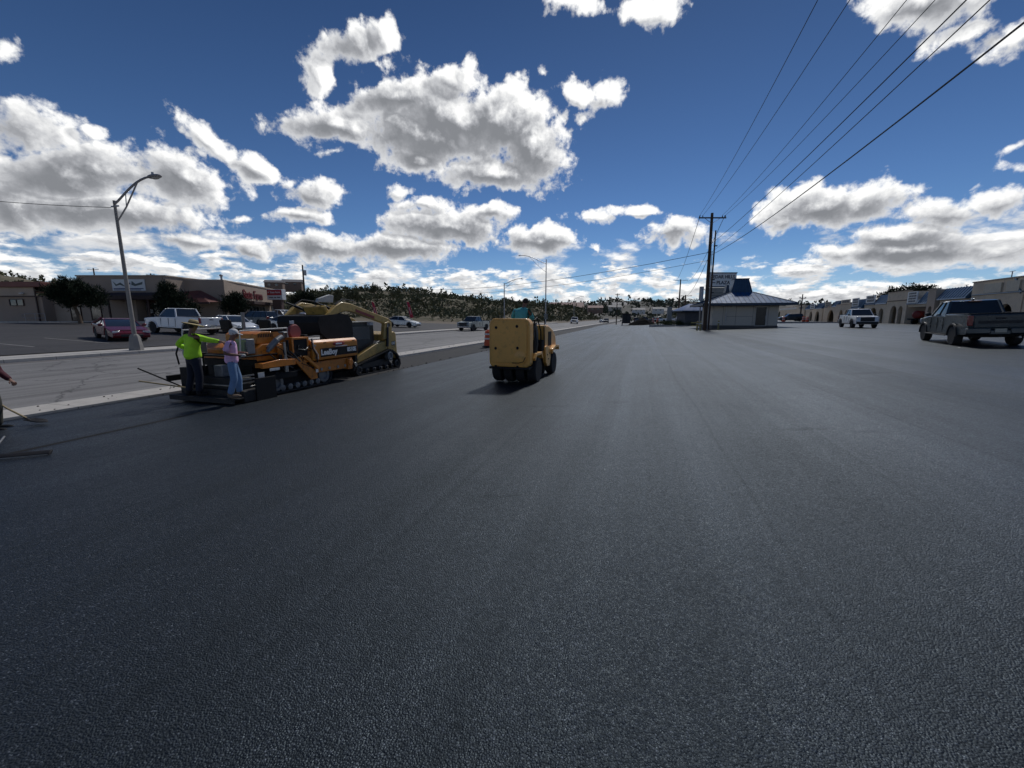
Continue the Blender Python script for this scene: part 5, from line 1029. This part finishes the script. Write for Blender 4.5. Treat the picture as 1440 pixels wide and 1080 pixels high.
Q(MB().prism([(-1.34, .42), (-1.28, 1.55), (-1.1, 1.62), (-.62, 1.50), (-.62, .95), (-1.1, .45)], -.95, .95), 'engine_cover', CATY, .04)
dc = Q(MB().bx(-1.18, -.92, .952, .958, 1.02, 1.2), 'badge', CATD, 0); text('CAT', .14, dc, (-1.05, .96, 1.11), (R(90), 0, math.pi), SIGNW, 'lettering', .003, 1, .008)
for s in (-1, 1):
    Q(MB().prism([(-.6, .9), (-.6, 1.25), (.15, 1.15), (1.25, .78), (1.5, .55), (1.3, .5)], s*.75, s*.95), 'fender', CATY, .02)
    Q(MB().prism([(-.95, 1.35), (-.95, 1.98), (-.75, 2.05), (-.45, 1.98), (-.32, 1.30)], s*.82, s*.98), 'arm_tower', CATY, .02)
    Q(MB().cyl((-.55, s*.99, 1.0), (-.62, s*.99, 1.8), .055), 'lift_cylinder', CATD, 0); Q(MB().cyl((-.6, s*.99, 1.55), (-.64, s*.99, 1.95), .03), 'lift_rod', ROD, 0)
    ar = Q(MB().prism([(-.98, 1.72), (-1.0, 2.05), (-.8, 2.16), (1.55, 2.72), (2.0, 2.76), (2.35, 2.60), (2.95, 2.12), (2.86, 1.95), (2.25, 2.34), (1.9, 2.44), (1.5, 2.42), (-.45, 1.96), (-.62, 1.72)], s*.80, s*.96), 'loader_arm', CATY, .025)
    MB().prism([(.2, 2.15), (1.3, 2.42), (1.3, 2.52), (.2, 2.26)], s*.962, s*.972).build('red_stripe', mat('decal_red', (.20, .02, .02), .5), ar)
    MB().cyl((-.7, s*.95, 1.9), (-.7, s*1.02, 1.9), .08).build('pivot_pin', CATD, ar); MB().tube([(1.3, s*.9, 2.82), (1.9, s*.9, 2.86), (2.3, s*.9, 2.66)], .02).build('hose', HOSE, ar)
    Q(MB().cyl((1.75, s*.62, 2.35), (2.55, s*.62, 2.62), .05).cyl((2.5, s*.62, 2.6), (2.9, s*.62, 2.72), .03), 'tilt_cylinder', CATD, 0)
Q(MB().cyl((2.1, -.82, 2.58), (2.1, .82, 2.58), .07), 'cross_tube', CATY, 0)
Q(MB().prism([(1.85, 2.74), (1.8, 3.0), (2.0, 3.02), (2.55, 2.86), (2.62, 2.74)], .35, .45), 'link_plate', mat('pale_plate', (.42, .42, .40), .5, grime=.4), .01)
Q(MB().box((2.55, .35, 2.38), (.12, .9, .5), ry=.5), 'coupler', CATY, .02)
# bucket tipped forward over the hopper
bo = [(2.25, 2.34), (3.18, 2.26), (3.26, 2.05), (3.20, 1.72), (2.85, 1.45), (1.58, 1.55), (1.60, 2.05), (1.78, 2.32)]
bk = MB(); bk.prism(bo, .98, 1.02).prism(bo, -.72, -.68); inn = bo
for a, b_ in ((0, 1), (1, 2), (2, 3), (7, 0), (6, 7)): pa, pb = bo[a], bo[b_]; bk._add([(pa[0], -.7, pa[1]), (pb[0], -.7, pb[1]), (pb[0], 1.0, pb[1]), (pa[0], 1.0, pa[1]), (pa[0]-.02, -.7, pa[1]-.04), (pb[0]-.02, -.7, pb[1]-.04), (pb[0]-.02, 1.0, pb[1]-.04), (pa[0]-.02, 1.0, pa[1]-.04)], [(0, 1, 2, 3), (4, 7, 6, 5), (0, 4, 5, 1), (3, 2, 6, 7)])
bk.bx(1.7, 3.05, -.67, .97, 1.62, 1.72); Q(bk, 'bucket', BLK, 0)
# cab
cabp = [(.0, .95), (-.22, 1.30), (-.18, 1.98), (-.05, 2.06), (1.32, 2.05), (1.45, 1.95), (1.50, 1.30), (1.42, .78), (.9, .72)]
cb_ = Q(MB().prism(cabp, -.62, .62), 'cab', CATD, .03); gl = [(.02, 1.28), (.04, 1.88), (.16, 1.94), (1.12, 1.93), (1.24, 1.84), (1.27, 1.0), (.75, .98)]
for s in (-1, 1):
    w_ = MB().prism(gl, s*.622, s*.632).build('side_window', mat('cab_glass', (.035, .045, .05), .15), cb_); me_ = MB()
    for i in range(22):
        for sl in (1, -1):
            x0_ = .0+i*.09-.35; pts = [(x0_+t*.05, 1.3+t*.05*1.0) for t in range(0, 13)]; pts = [((x if sl > 0 else 1.3-x), z) for x, z in pts]; pts = [q for q in pts if .08 < q[0] < 1.2 and 1.32 < q[1] < 1.88]
            if len(pts) > 1: me_.tube([(pts[0][0], s*.64, pts[0][1]), (pts[-1][0], s*.64, pts[-1][1])], .006, 4)
    me_.build('mesh_guard', mat('guard_mesh', (.30, .31, .31), .5, .3), w_)
Q(MB().bx(1.44, 1.50, -.5, .5, 1.0, 1.9), 'front_window', mat('cab_glass', (.035, .045, .05), .15), .01)
MB().box((1.5, .50, 1.5), (.3, .02, .34)).build('door_pane', mat('pale_glass', (.30, .32, .30), .3), cb_); MB().bx(.05, .28, .66, .8, 1.9, 2.02).build('work_light', HLAMP, cb_)
# ------------------------------------------------------------------ pneumatic roller
ROLY = mat('roller_yellow', (.80, .40, .085), .45, var=.08, vs_=2.2, grime=.35, coat=.25, bump=.05)
RX, RY = -.10, 11.65; RO = empty('tyre_roller', (RX, RY, gz(RX+.5, RY+1.4)), R(90-19), 'tan yellow rubber tyred roller driving away across the new asphalt', 'roller'); RO.scale = (1, .90, .99)
def S(mb, name, m, bev=.015, par=None, **k): return mb.build(name, m, par or RO, bev=bev, **k)
# ballast box with rounded outline
def rrect(y0, y1, z0, z1, r, n=5, top=0):
    pts = []
    for (cy, cz_, a0) in ((y1-r, z0+r, -90), (y1-r, z1-r, 0), (y0+r, z1-r, 90), (y0+r, z0+r, 180)):
        for k in range(n+1): a = R(a0+90*k/n); pts.append((cy+r*math.cos(a), cz_+r*math.sin(a)+(top*(1-((cy+r*math.cos(a))/y1)**2) if cz_ > (z0+z1)/2 else 0)))
    return pts
bxp = rrect(-.69, .69, .53, 1.90, .15, 6, .10)
bx_ = S(MB().prism(bxp, .05, .42, 'yz'), 'ballast_box', ROLY, .04, seg=3); pl_ = rrect(-.60, .60, .66, 1.83, .12, 5, .08)
pc = S(MB().prism(pl_, .0, .06, 'yz'), 'cover_plate', ROLY, .015, bx_)
for y, z in ((.42, 1.68), (-.28, 1.72), (.44, 1.08), (-.30, 1.10)): MB().cyl((-.012, y, z), (.02, y, z), .026, n=10).cyl((-.006, y, z), (.0, y, z), .045, n=12).build('bolt', BLK, pc)
MB().lathe((.0, -.38, .82), (-1, 0, 0), [(.20, -.02), (.20, .012), (.17, .02), (0, .024)], 24).build('round_cover', ROLY, pc)
MB().tube([(-.02, -.12, .67), (-.02, -.35, .67), (-.02, -.50, .71), (-.02, -.57, .84)], .012, 6).build('cover_lip', BLK, pc)
S(MB().bx(.0, .44, -.68, .68, .47, .54), 'lower_lip', BLK, .02); 
for y in (.44, -.30): S(MB().box((-.005, y, .56), (.04, .07, .05)), 'tow_lug', BLK, .01)
# tyres: three rear, four front
for i, y in enumerate((-.62, -.21, .21, .62)): wheel(RO, .80, y, .385, ROLY if abs(y) > .5 else CATD, .30, 4)
for i, y in enumerate((-.60, -.2, .2, .60)): wheel(RO, 2.95, y, .385, mat('rim_cream', (.52, .45, .28), .5, grime=.3), .28, 4)
S(MB().bx(.42, 3.3, -.40, .40, .45, .85), 'chassis', BLK); S(MB().bx(.42, 1.9, -.62, .62, .82, .90), 'platform', BLK)
S(MB().prism([(.42, .85), (.42, 1.75), (.62, 1.75), (.72, .85)], -.60, .60), 'rear_bulkhead', BLK)
S(MB().prism([(.35, .78), (.5, .92), (1.15, .92), (1.3, .72), (1.22, .70), (1.1, .84), (.55, .84), (.42, .70)], -.78, -.42), 'rear_fender', ROLY, .01)
# front bonnet and fenders
hoodp = [(1.85, .80), (1.85, 1.72), (2.35, 1.72), (3.0, 1.55), (3.42, 1.30), (3.5, 1.0), (3.45, .80)]
hd_ = S(MB().prism(hoodp, -.66, .66), 'bonnet', ROLY, .06, seg=3)
for s in (-1, 1):
    MB().bx(2.28, 2.72, s*.655, s*.672, 1.02, 1.50).build('grille', BLK, hd_, bev=.01)
    S(MB().prism([(1.85, .50), (1.75, 1.02), (1.95, 1.05), (2.45, .92), (2.50, .62), (2.35, .35), (2.05, .35)], s*.60, s*.72), 'side_panel', ROLY, .015)
    S(MB().prism([(2.42, .78), (2.5, .90), (2.95, 1.02), (3.45, .98), (3.5, .85), (3.42, .82), (3.38, .92), (2.95, .93), (2.6, .84), (2.5, .74)], s*.48, s*.80), 'front_fender', ROLY, .01)
    for x, z in ((2.0, .75), (2.15, .6), (2.3, .78)): MB().cyl((x, s*.72, z), (x, s*.735, z), .025).build('bolt', BLK, RO)
S(MB().cyl((3.2, .25, 1.3), (3.2, .25, 1.6), .04), 'exhaust', GREYM, 0)
# controls, seat, hoses on the driver's right
S(MB().bx(.85, 1.25, -.28, .28, 1.22, 1.35).box((.80, 0, 1.50), (.10, .5, .45), ry=-.1), 'seat', BLK, .04)
sw = S(MB().cyl((1.75, 0, 1.0), (1.58, 0, 1.72), .035), 'steering_column', BLK, 0); MB().tube([(1.56+.06*math.cos(a), .2*math.sin(a), 1.74+.12*math.cos(a)) for a in [2*math.pi*k/16 for k in range(17)]], .016, 6).build('steering_wheel', BLK, sw)
rr = random.Random(3)
for i in range(9):
    x = .5+rr.random()*.5; y = -.58-rr.random()*.1; S(MB().tube([(x, y, .9), (x+rr.uniform(-.1, .1), y-.04, 1.2), (x+rr.uniform(-.1, .15), y, 1.5), (x+rr.uniform(-.05, .2), y+.05, 1.80)], rr.choice((.015, .022, .03)), 6), 'hose', HOSE, 0)
S(MB().tube([(.7, -.62, .92), (.68, -.64, 1.9), (.95, -.64, 1.98), (1.4, -.64, 1.55), (1.45, -.64, .92)], .022), 'hand_rail', BLK, 0)
S(MB().tube([(1.8, -.66, 1.0), (1.72, -.66, 1.65), (1.95, -.66, 1.70)], .02), 'grab_handle', BLK, 0)
S(MB().bx(1.55, 1.8, -.66, -.3, .9, 1.25), 'control_box', BLK, .02)
mi_ = S(MB().tube([(1.7, -.66, 1.6), (1.62, -.72, 1.95)], .012), 'mirror_arm', BLK, 0); MB().box((1.62, -.75, 2.0), (.03, .12, .16)).build('mirror', GREYM, mi_)
# ------------------------------------------------------------------ people
SKIN = mat('skin', (.30, .155, .10), .6, var=.05, vs_=8); SKIND = mat('skin_tanned', (.20, .10, .065), .6, var=.05, vs_=8)
def cloth(name, c, fold=.35): return mat(name, c, .85, var=.12, vs_=6, bump=fold, bs=9)
LIME = cloth('lime_cloth', (.50, .92, .04)); NAVY = cloth('navy_cloth', (.012, .015, .03)); PINK = cloth('pink_cloth', (.80, .48, .70)); JEAN = cloth('denim', (.16, .26, .42)); TEAL = cloth('teal_cloth', (.09, .38, .38))
STRAW = mat('straw', (.42, .33, .16), .8, bump=.4, bs=60); CAPW = mat('cap_white', (.66, .64, .62), .8); HAIR = mat('dark_hair', (.012, .009, .008), .7, bump=.5, bs=60); BOOT = mat('boot_leather', (.16, .11, .075), .7); GLOVE = mat('glove', (.45, .43, .40), .8)
CAMO = cloth('drab_cloth', (.05, .05, .04)); MARO = cloth('maroon_cloth', (.07, .01, .02))
def skinmesh(name, chains, m, parent, sub=2):
    """chains: lists of (point, radius); a chain starting with an index joins there"""
    vs, es, rs = [], [], []
    for ch in chains:
        prev = None
        for it in ch:
            if isinstance(it, int): prev = it; continue
            vs.append(Vector(it[0])); rs.append(it[1] if isinstance(it[1], tuple) else (it[1], it[1])); i = len(vs)-1
            if prev is not None: es.append((prev, i))
            prev = i
    me = bpy.data.meshes.new(name); bm = bmesh.new(); L = bm.verts.layers.skin.verify(); bv = []
    for k, (v, r) in enumerate(zip(vs, rs)):
        q = bm.verts.new(v); q[L].radius = r; q[L].use_root = (k == 0); bv.append(q)
    for a, b in es: bm.edges.new((bv[a], bv[b]))
    bm.to_mesh(me); bm.free(); me.materials.append(m); o = bpy.data.objects.new(name, me); COL.objects.link(o); o.parent = parent
    s = o.modifiers.new('skin', 'SKIN'); s.use_smooth_shade = True; s.branch_smoothing = .5; q = o.modifiers.new('sub', 'SUBSURF'); q.levels = q.render_levels = sub; return o
def hand(w, d, side, curl=.5):       # palm then five bent fingers; d = direction of the forearm
    w, d = Vector(w), Vector(d).normalized(); dn = Vector((0, 0, -1)); n = (dn-d*dn.dot(d)); n = n.normalized() if n.length > .1 else Vector((1, 0, 0)); s = d.cross(n).normalized()*side
    palm = w+d*.05; out = []
    for k, (o, l) in enumerate(((-.030, .062), (-.010, .074), (.011, .070), (.030, .055))):
        b0 = palm+d*.035+s*o; b1 = b0+(d*(1-curl)+n*curl).normalized()*l*.5; b2 = b1+(d*(.4-curl*.6)+n).normalized()*l*.5; out.append([(b0, .011), (b1, .0095), (b2, .0085)])
    t0 = palm-d*.01-s*.038; out.append([(t0, .012), (t0-s*.022+d*.028, .011), (t0-s*.018+d*.052+n*.015, .009)])
    return palm, out
def person(loc, hd, label, J, shirt, trousers, sleeve, shoes=BOOT, skin=SKIN, hat=None, parent_scale=1, glove=None, girth=1.):
    e = empty('person', loc, hd, label, 'person', 'road workers'); e.scale = (parent_scale,)*3; V = {k: Vector(v) for k, v in J.items()}
    g = girth; pel, mid, chest, nb, hd0 = V['pelvis'], V['mid'], V['chest'], V['neck'], V['head']
    hu = (hd0-nb).normalized(); fwd = V.get('look', Vector((1, 0, 0))).normalized()
    chains = [[(pel, .13*g), (mid, .115*g), (chest, .105*g), (nb, .070), (nb+hu*.05, .062), (nb+hu*.11+fwd*.02, .080), (nb+hu*.175+fwd*.015, .102), (nb+hu*.25, .078)]]; N = 8
    def add(parent_idx, *pts):
        nonlocal N
        chains.append([parent_idx, *pts]); N += len(pts); return N-1
    hs = []
    for s, k in ((1, 'L'), (-1, 'R')):
        sh, el, wr = V['sh'+k], V['el'+k], V['wr'+k]; d = (wr-el).normalized(); palm, fs = hand(wr, d, s, .55)
        idx = add(2, (sh, .042), (sh.lerp(el, .5), .046), (el, .040), (el.lerp(wr, .35), .040), (wr, .027), (palm, (.036, .020)))
        for f in fs: add(idx, *f)
        hs.append((palm, d))
        hp, kn, an, to = V['hip'+k], V['kn'+k], V['an'+k], V['to'+k]; add(0, (hp, .085), (kn, .058), (kn.lerp(an, .3), .058), (an, .040), (an.lerp(to, .5)+Vector((0, 0, -.03)), .036), (to, .028))
    body = skinmesh('person_body', chains, skin, e)
    hc = nb+hu*.165
    # face
    side = fwd.cross(hu).normalized()
    for s in (-1, 1): MB().ell(hc+fwd*.085+side*s*.032+hu*.005, (.012, .012, .010), 8, 6).build('eye', HAIR, body); MB().ell(hc+side*s*.088-fwd*.005, (.014, .012, .028), 8, 6).build('ear', skin, body)
    MB().ell(hc+fwd*.098-hu*.022, (.018, .013, .022), 8, 6).build('nose', skin, body); MB().ell(hc+fwd*.086-hu*.058, (.008, .024, .006), 8, 4).build('mouth', mat('lips', (.20, .07, .06), .6), body)
    MB().ell(hc-fwd*.018+hu*.030, (.098, .094, .092), 14, 10).build('hair', HAIR, body)
    b = .024
    sc = [[(pel+Vector((0, 0, -.10)), .172*g), (pel+Vector((0, 0, .05)), .172*g), (mid, .168*g), (chest, .185*g), (nb-(nb-chest)*.05, .105)]]; n = 4
    for s, k in ((1, 'L'), (-1, 'R')):
        sh, el, wr = V['sh'+k], V['el'+k], V['wr'+k]; c = [3, (sh, .098), (sh.lerp(el, .55), .080)]
        if sleeve > .5: c += [(el, .070), (el.lerp(wr, .5), .060), (el.lerp(wr, .95), .048)]
        else: c += [(sh.lerp(el, .85), .078)]
        sc.append(c)
    skinmesh('shirt', sc, shirt, body)
    tc_ = [[(pel+Vector((0, 0, .07)), .145*g), (pel+Vector((0, 0, -.02)), .152*g)]]
    for s, k in ((1, 'L'), (-1, 'R')):
        hp, kn, an = V['hip'+k], V['kn'+k], V['an'+k]; tc_.append([1, (hp.lerp(kn, .22), .112), (hp.lerp(kn, .55), .100), (kn, .088), (kn.lerp(an, .5), .080), (an+Vector((0, 0, .0)), .078)])
    skinmesh('trousers', tc_, trousers, body)
    for k in 'LR':
        an, to = V['an'+k], V['to'+k]; d = (to-an); d.z = 0; d.normalize(); z0 = to.z-.03
        MB().ell(an.lerp(to, .55)+Vector((0, 0, -.02)), (.155, .055, .055), 14, 8, rz=math.atan2(d.y, d.x)).cyl(an+Vector((0, 0, -.03)), an+Vector((0, 0, .07)), .056).build('shoe', shoes, body)
    if glove: MB().ell(hs[1][0]+hs[1][1]*.03, (.065, .045, .04), 10, 8).build('glove', glove, body)
    if hat == 'straw':
        t = hc+hu*.055; MB().lathe(t, hu, [(.225, -.02), (.23, -.012), (.15, .004), (.102, .012), (.098, .075), (.07, .105), (0, .108), (0, .10), (.09, 0), (.225, -.03)], 24).build('straw_hat', STRAW, body); MB().lathe(t, hu, [(.104, .012), (.103, .04)], 24).build('hat_band', HAIR, body)
    if hat == 'cap':
        t = hc+hu*.03; MB().ell(t-fwd*.012, (.108, .104, .098), 16, 10).build('cap', CAPW, body); MB().box(t+fwd*.135-hu*.0, (.11, .15, .014), rz=math.atan2(fwd.y, fwd.x), ry=-math.asin(max(-1, min(1, fwd.z)))).build('cap_brim', CAPW, body, bev=.005)
    return e
def stand(**k):
    J = dict(pelvis=(0, 0, .95), mid=(.01, 0, 1.12), chest=(.02, 0, 1.33), neck=(.03, 0, 1.50), head=(.06, 0, 1.75), shL=(.02, .20, 1.42), shR=(.02, -.20, 1.42), elL=(-.04, .27, 1.14), elR=(-.04, -.27, 1.14), wrL=(.10, .28, .92), wrR=(.10, -.28, .92),
             hipL=(0, .10, .88), hipR=(0, -.10, .88), knL=(.03, .12, .48), knR=(.03, -.12, .48), anL=(-.02, .13, .08), anR=(-.02, -.13, .08), toL=(.15, .15, .035), toR=(.15, -.15, .035)); J.update(k); return J
x, y = XY(-10.82, 7.36); person((x, y, PZ+.17), R(62), 'man in a lime green shirt and straw hat standing on the paver, back turned', stand(elL=(-.12, .40, 1.22), wrL=(.16, .34, 1.06), elR=(.16, -.42, 1.34), wrR=(.30, -.66, 1.30), head=(.09, -.02, 1.74), anL=(-.12, .15, .08), toL=(.05, .17, .035), knL=(-.02, .14, .48)), LIME, NAVY, 1, shoes=BLK, skin=SKIND, hat='straw', girth=1.12, parent_scale=1.06)
x, y = XY(-9.52, 7.36); person((x, y, PZ+.20), R(28), 'man in pink polo shirt, jeans and white cap on the paver footboard', stand(head=(.14, 0, 1.72), look=(1, 0, -.35), neck=(.05, 0, 1.49), elR=(-.10, -.26, 1.15), wrR=(.20, -.20, 1.10), elL=(-.02, .26, 1.15), wrL=(.26, .16, 1.14), anR=(-.10, -.12, .08), toR=(.08, -.14, .035), anL=(.08, .13, .08), toL=(.26, .15, .035), knL=(.10, .12, .48)), PINK, JEAN, 0, skin=SKIND, hat='cap', glove=GLOVE, parent_scale=.95)
# seated roller driver
w = RO.matrix_basis if False else None
hdR = R(90-19); lx, ly = 1.02, -.02
x, y = RX+math.cos(hdR)*lx-math.sin(hdR)*ly, RY+math.sin(hdR)*lx+math.cos(hdR)*ly
person((x, y, RO.location.z+.61), hdR, 'roller driver in a teal shirt and dark cap seen from behind above the tan box', stand(pelvis=(0, 0, 1.05), mid=(.02, 0, 1.22), chest=(.09, -.02, 1.45), neck=(.16, -.08, 1.66), head=(.26, -.12, 1.92), shL=(.10, .20, 1.56), shR=(.10, -.22, 1.56), elL=(.22, .32, 1.30), elR=(.22, -.34, 1.30), wrL=(.50, .14, 1.28), wrR=(.50, -.14, 1.28), hipL=(.05, .12, 1.0), hipR=(.05, -.12, 1.0), knL=(.48, .16, .98), knR=(.48, -.16, .98), anL=(.55, .15, .56), anR=(.55, -.15, .56), toL=(.72, .15, .50), toR=(.72, -.15, .50)), TEAL, NAVY, 1, shoes=BLK, skin=SKIND, girth=1.2)
person((-10.24, 7.75, -.37), R(15), 'worker in maroon shirt and drab trousers, cut off by the left edge', stand(elR=(.05, -.27, 1.12), wrR=(.24, -.22, .90), elL=(.05, .27, 1.15), wrL=(.30, .16, .98), anR=(.08, -.12, .08), toR=(.25, -.14, .035)), MARO, CAMO, 1, shoes=BLK, skin=SKIND, hat='cap')
# ------------------------------------------------------------------ hand tools
HAND = mat('tool_handle', (.40, .30, .16), .7); IRON = mat('tool_iron', (.022, .02, .02), .6, .3, bump=.5, bs=30)
e = empty('shovel', (-9.72, 8.05, gz(-9.72, 8.05)+.06), 0, 'shovel with a black blade pushed along the kerb at the left edge', 'shovel', 'hand tools')
MB().tube([(-.17, -.02, .10), (-.42, -.10, .32), (-.85, -.30, .88)], [.018, .016, .016], 8).build('handle', HAND, e)
bl = MB(); bl._add([(-.17, -.09, .07), (-.14, .09, .07), (.10, -.10, .03), (.12, .10, .03), (.26, -.02, .02), (-.02, 0, .0), (.14, 0, .0)], [(0, 5, 1), (0, 2, 6, 5), (5, 6, 3, 1), (2, 4, 6), (6, 4, 3)]); bo_ = bl.build('blade', IRON, e); q = bo_.modifiers.new('s', 'SOLIDIFY'); q.thickness = .012
MB().tube([(-.20, -.03, .12), (-.10, 0, .03)], .02).build('socket', IRON, e)
e = empty('asphalt_lute', (-7.62, 5.93, gz(-7.6, 5.9)+.02), R(20), 'long black headed asphalt lute lying flat on the new mat at the left edge', 'lute', 'hand tools')
MB().prism([(-.045, .0), (-.045, .02), (.0, .05), (.05, .055), (.05, .045), (.01, .0)], -.55, .44, 'yz').build('head', IRON, e, bev=.003); MB().bx(-.5, .42, -.05, -.046, .002, .012).build('edge', ROD, e); MB().tube([(-.30, .0, .05), (-.42, .35, .06), (-.75, 1.1, .09)], .014).build('handle', ROD, e)
for (p0, p1, m_, l) in (((-11.9, 6.75, .90), (-11.45, 7.62, .22), BLK, 'dark handled rake leaning on the rear of the paver screed'), ((-11.75, 6.65, .60), (-10.75, 7.75, .20), HAND, 'wooden handled tool lying across the paver footboard')):
    a = Vector((*XY(p0[0], p0[1]), PZ+p0[2])); b_ = Vector((*XY(p1[0], p1[1]), PZ+p1[2])); e = empty('long_tool', b_, 0, l, 'hand tool', 'hand tools'); MB().tube([(0, 0, 0), a-b_], .018).build('handle', m_, e); d = (a-b_).normalized(); MB().box((0, 0, -.01), (.34, .08, .03), rz=.6).build('head', IRON, e)

# loose mix dropped along the joint and on the footway
mb = MB(); rr = random.Random(77)
for i in range(600):
    if rr.random() < .8: u, v, dz = -9.55+rr.gauss(0, .16), rr.uniform(7, 60), .0
    else: u, v, dz = rr.uniform(-13.9, -12.75), rr.uniform(3, 40)**1.0, .06
    if dz == 0 and v < 12.6: continue
    x, y = XY(u, v); q = rr.uniform(.006, .022); z = (zprof(u)-.03 if dz == 0 else -.295+(u+14.13)*.0)
    z = z if dz == 0 else (-.292 if u < -12.95 else zprof(u)+.022)
    mb.box((x, y, z+q*.4), (q*2, q*1.6, q*1.3), rz=rr.uniform(0, 3), rx=rr.uniform(0, 1))
tag(mb.build('loose_asphalt_crumbs', mat('crumb_black', (.010, .010, .011), .9, spec=.2)), kind='stuff', label='crumbs of loose asphalt along the kerb and mat edge', cat='crumbs')
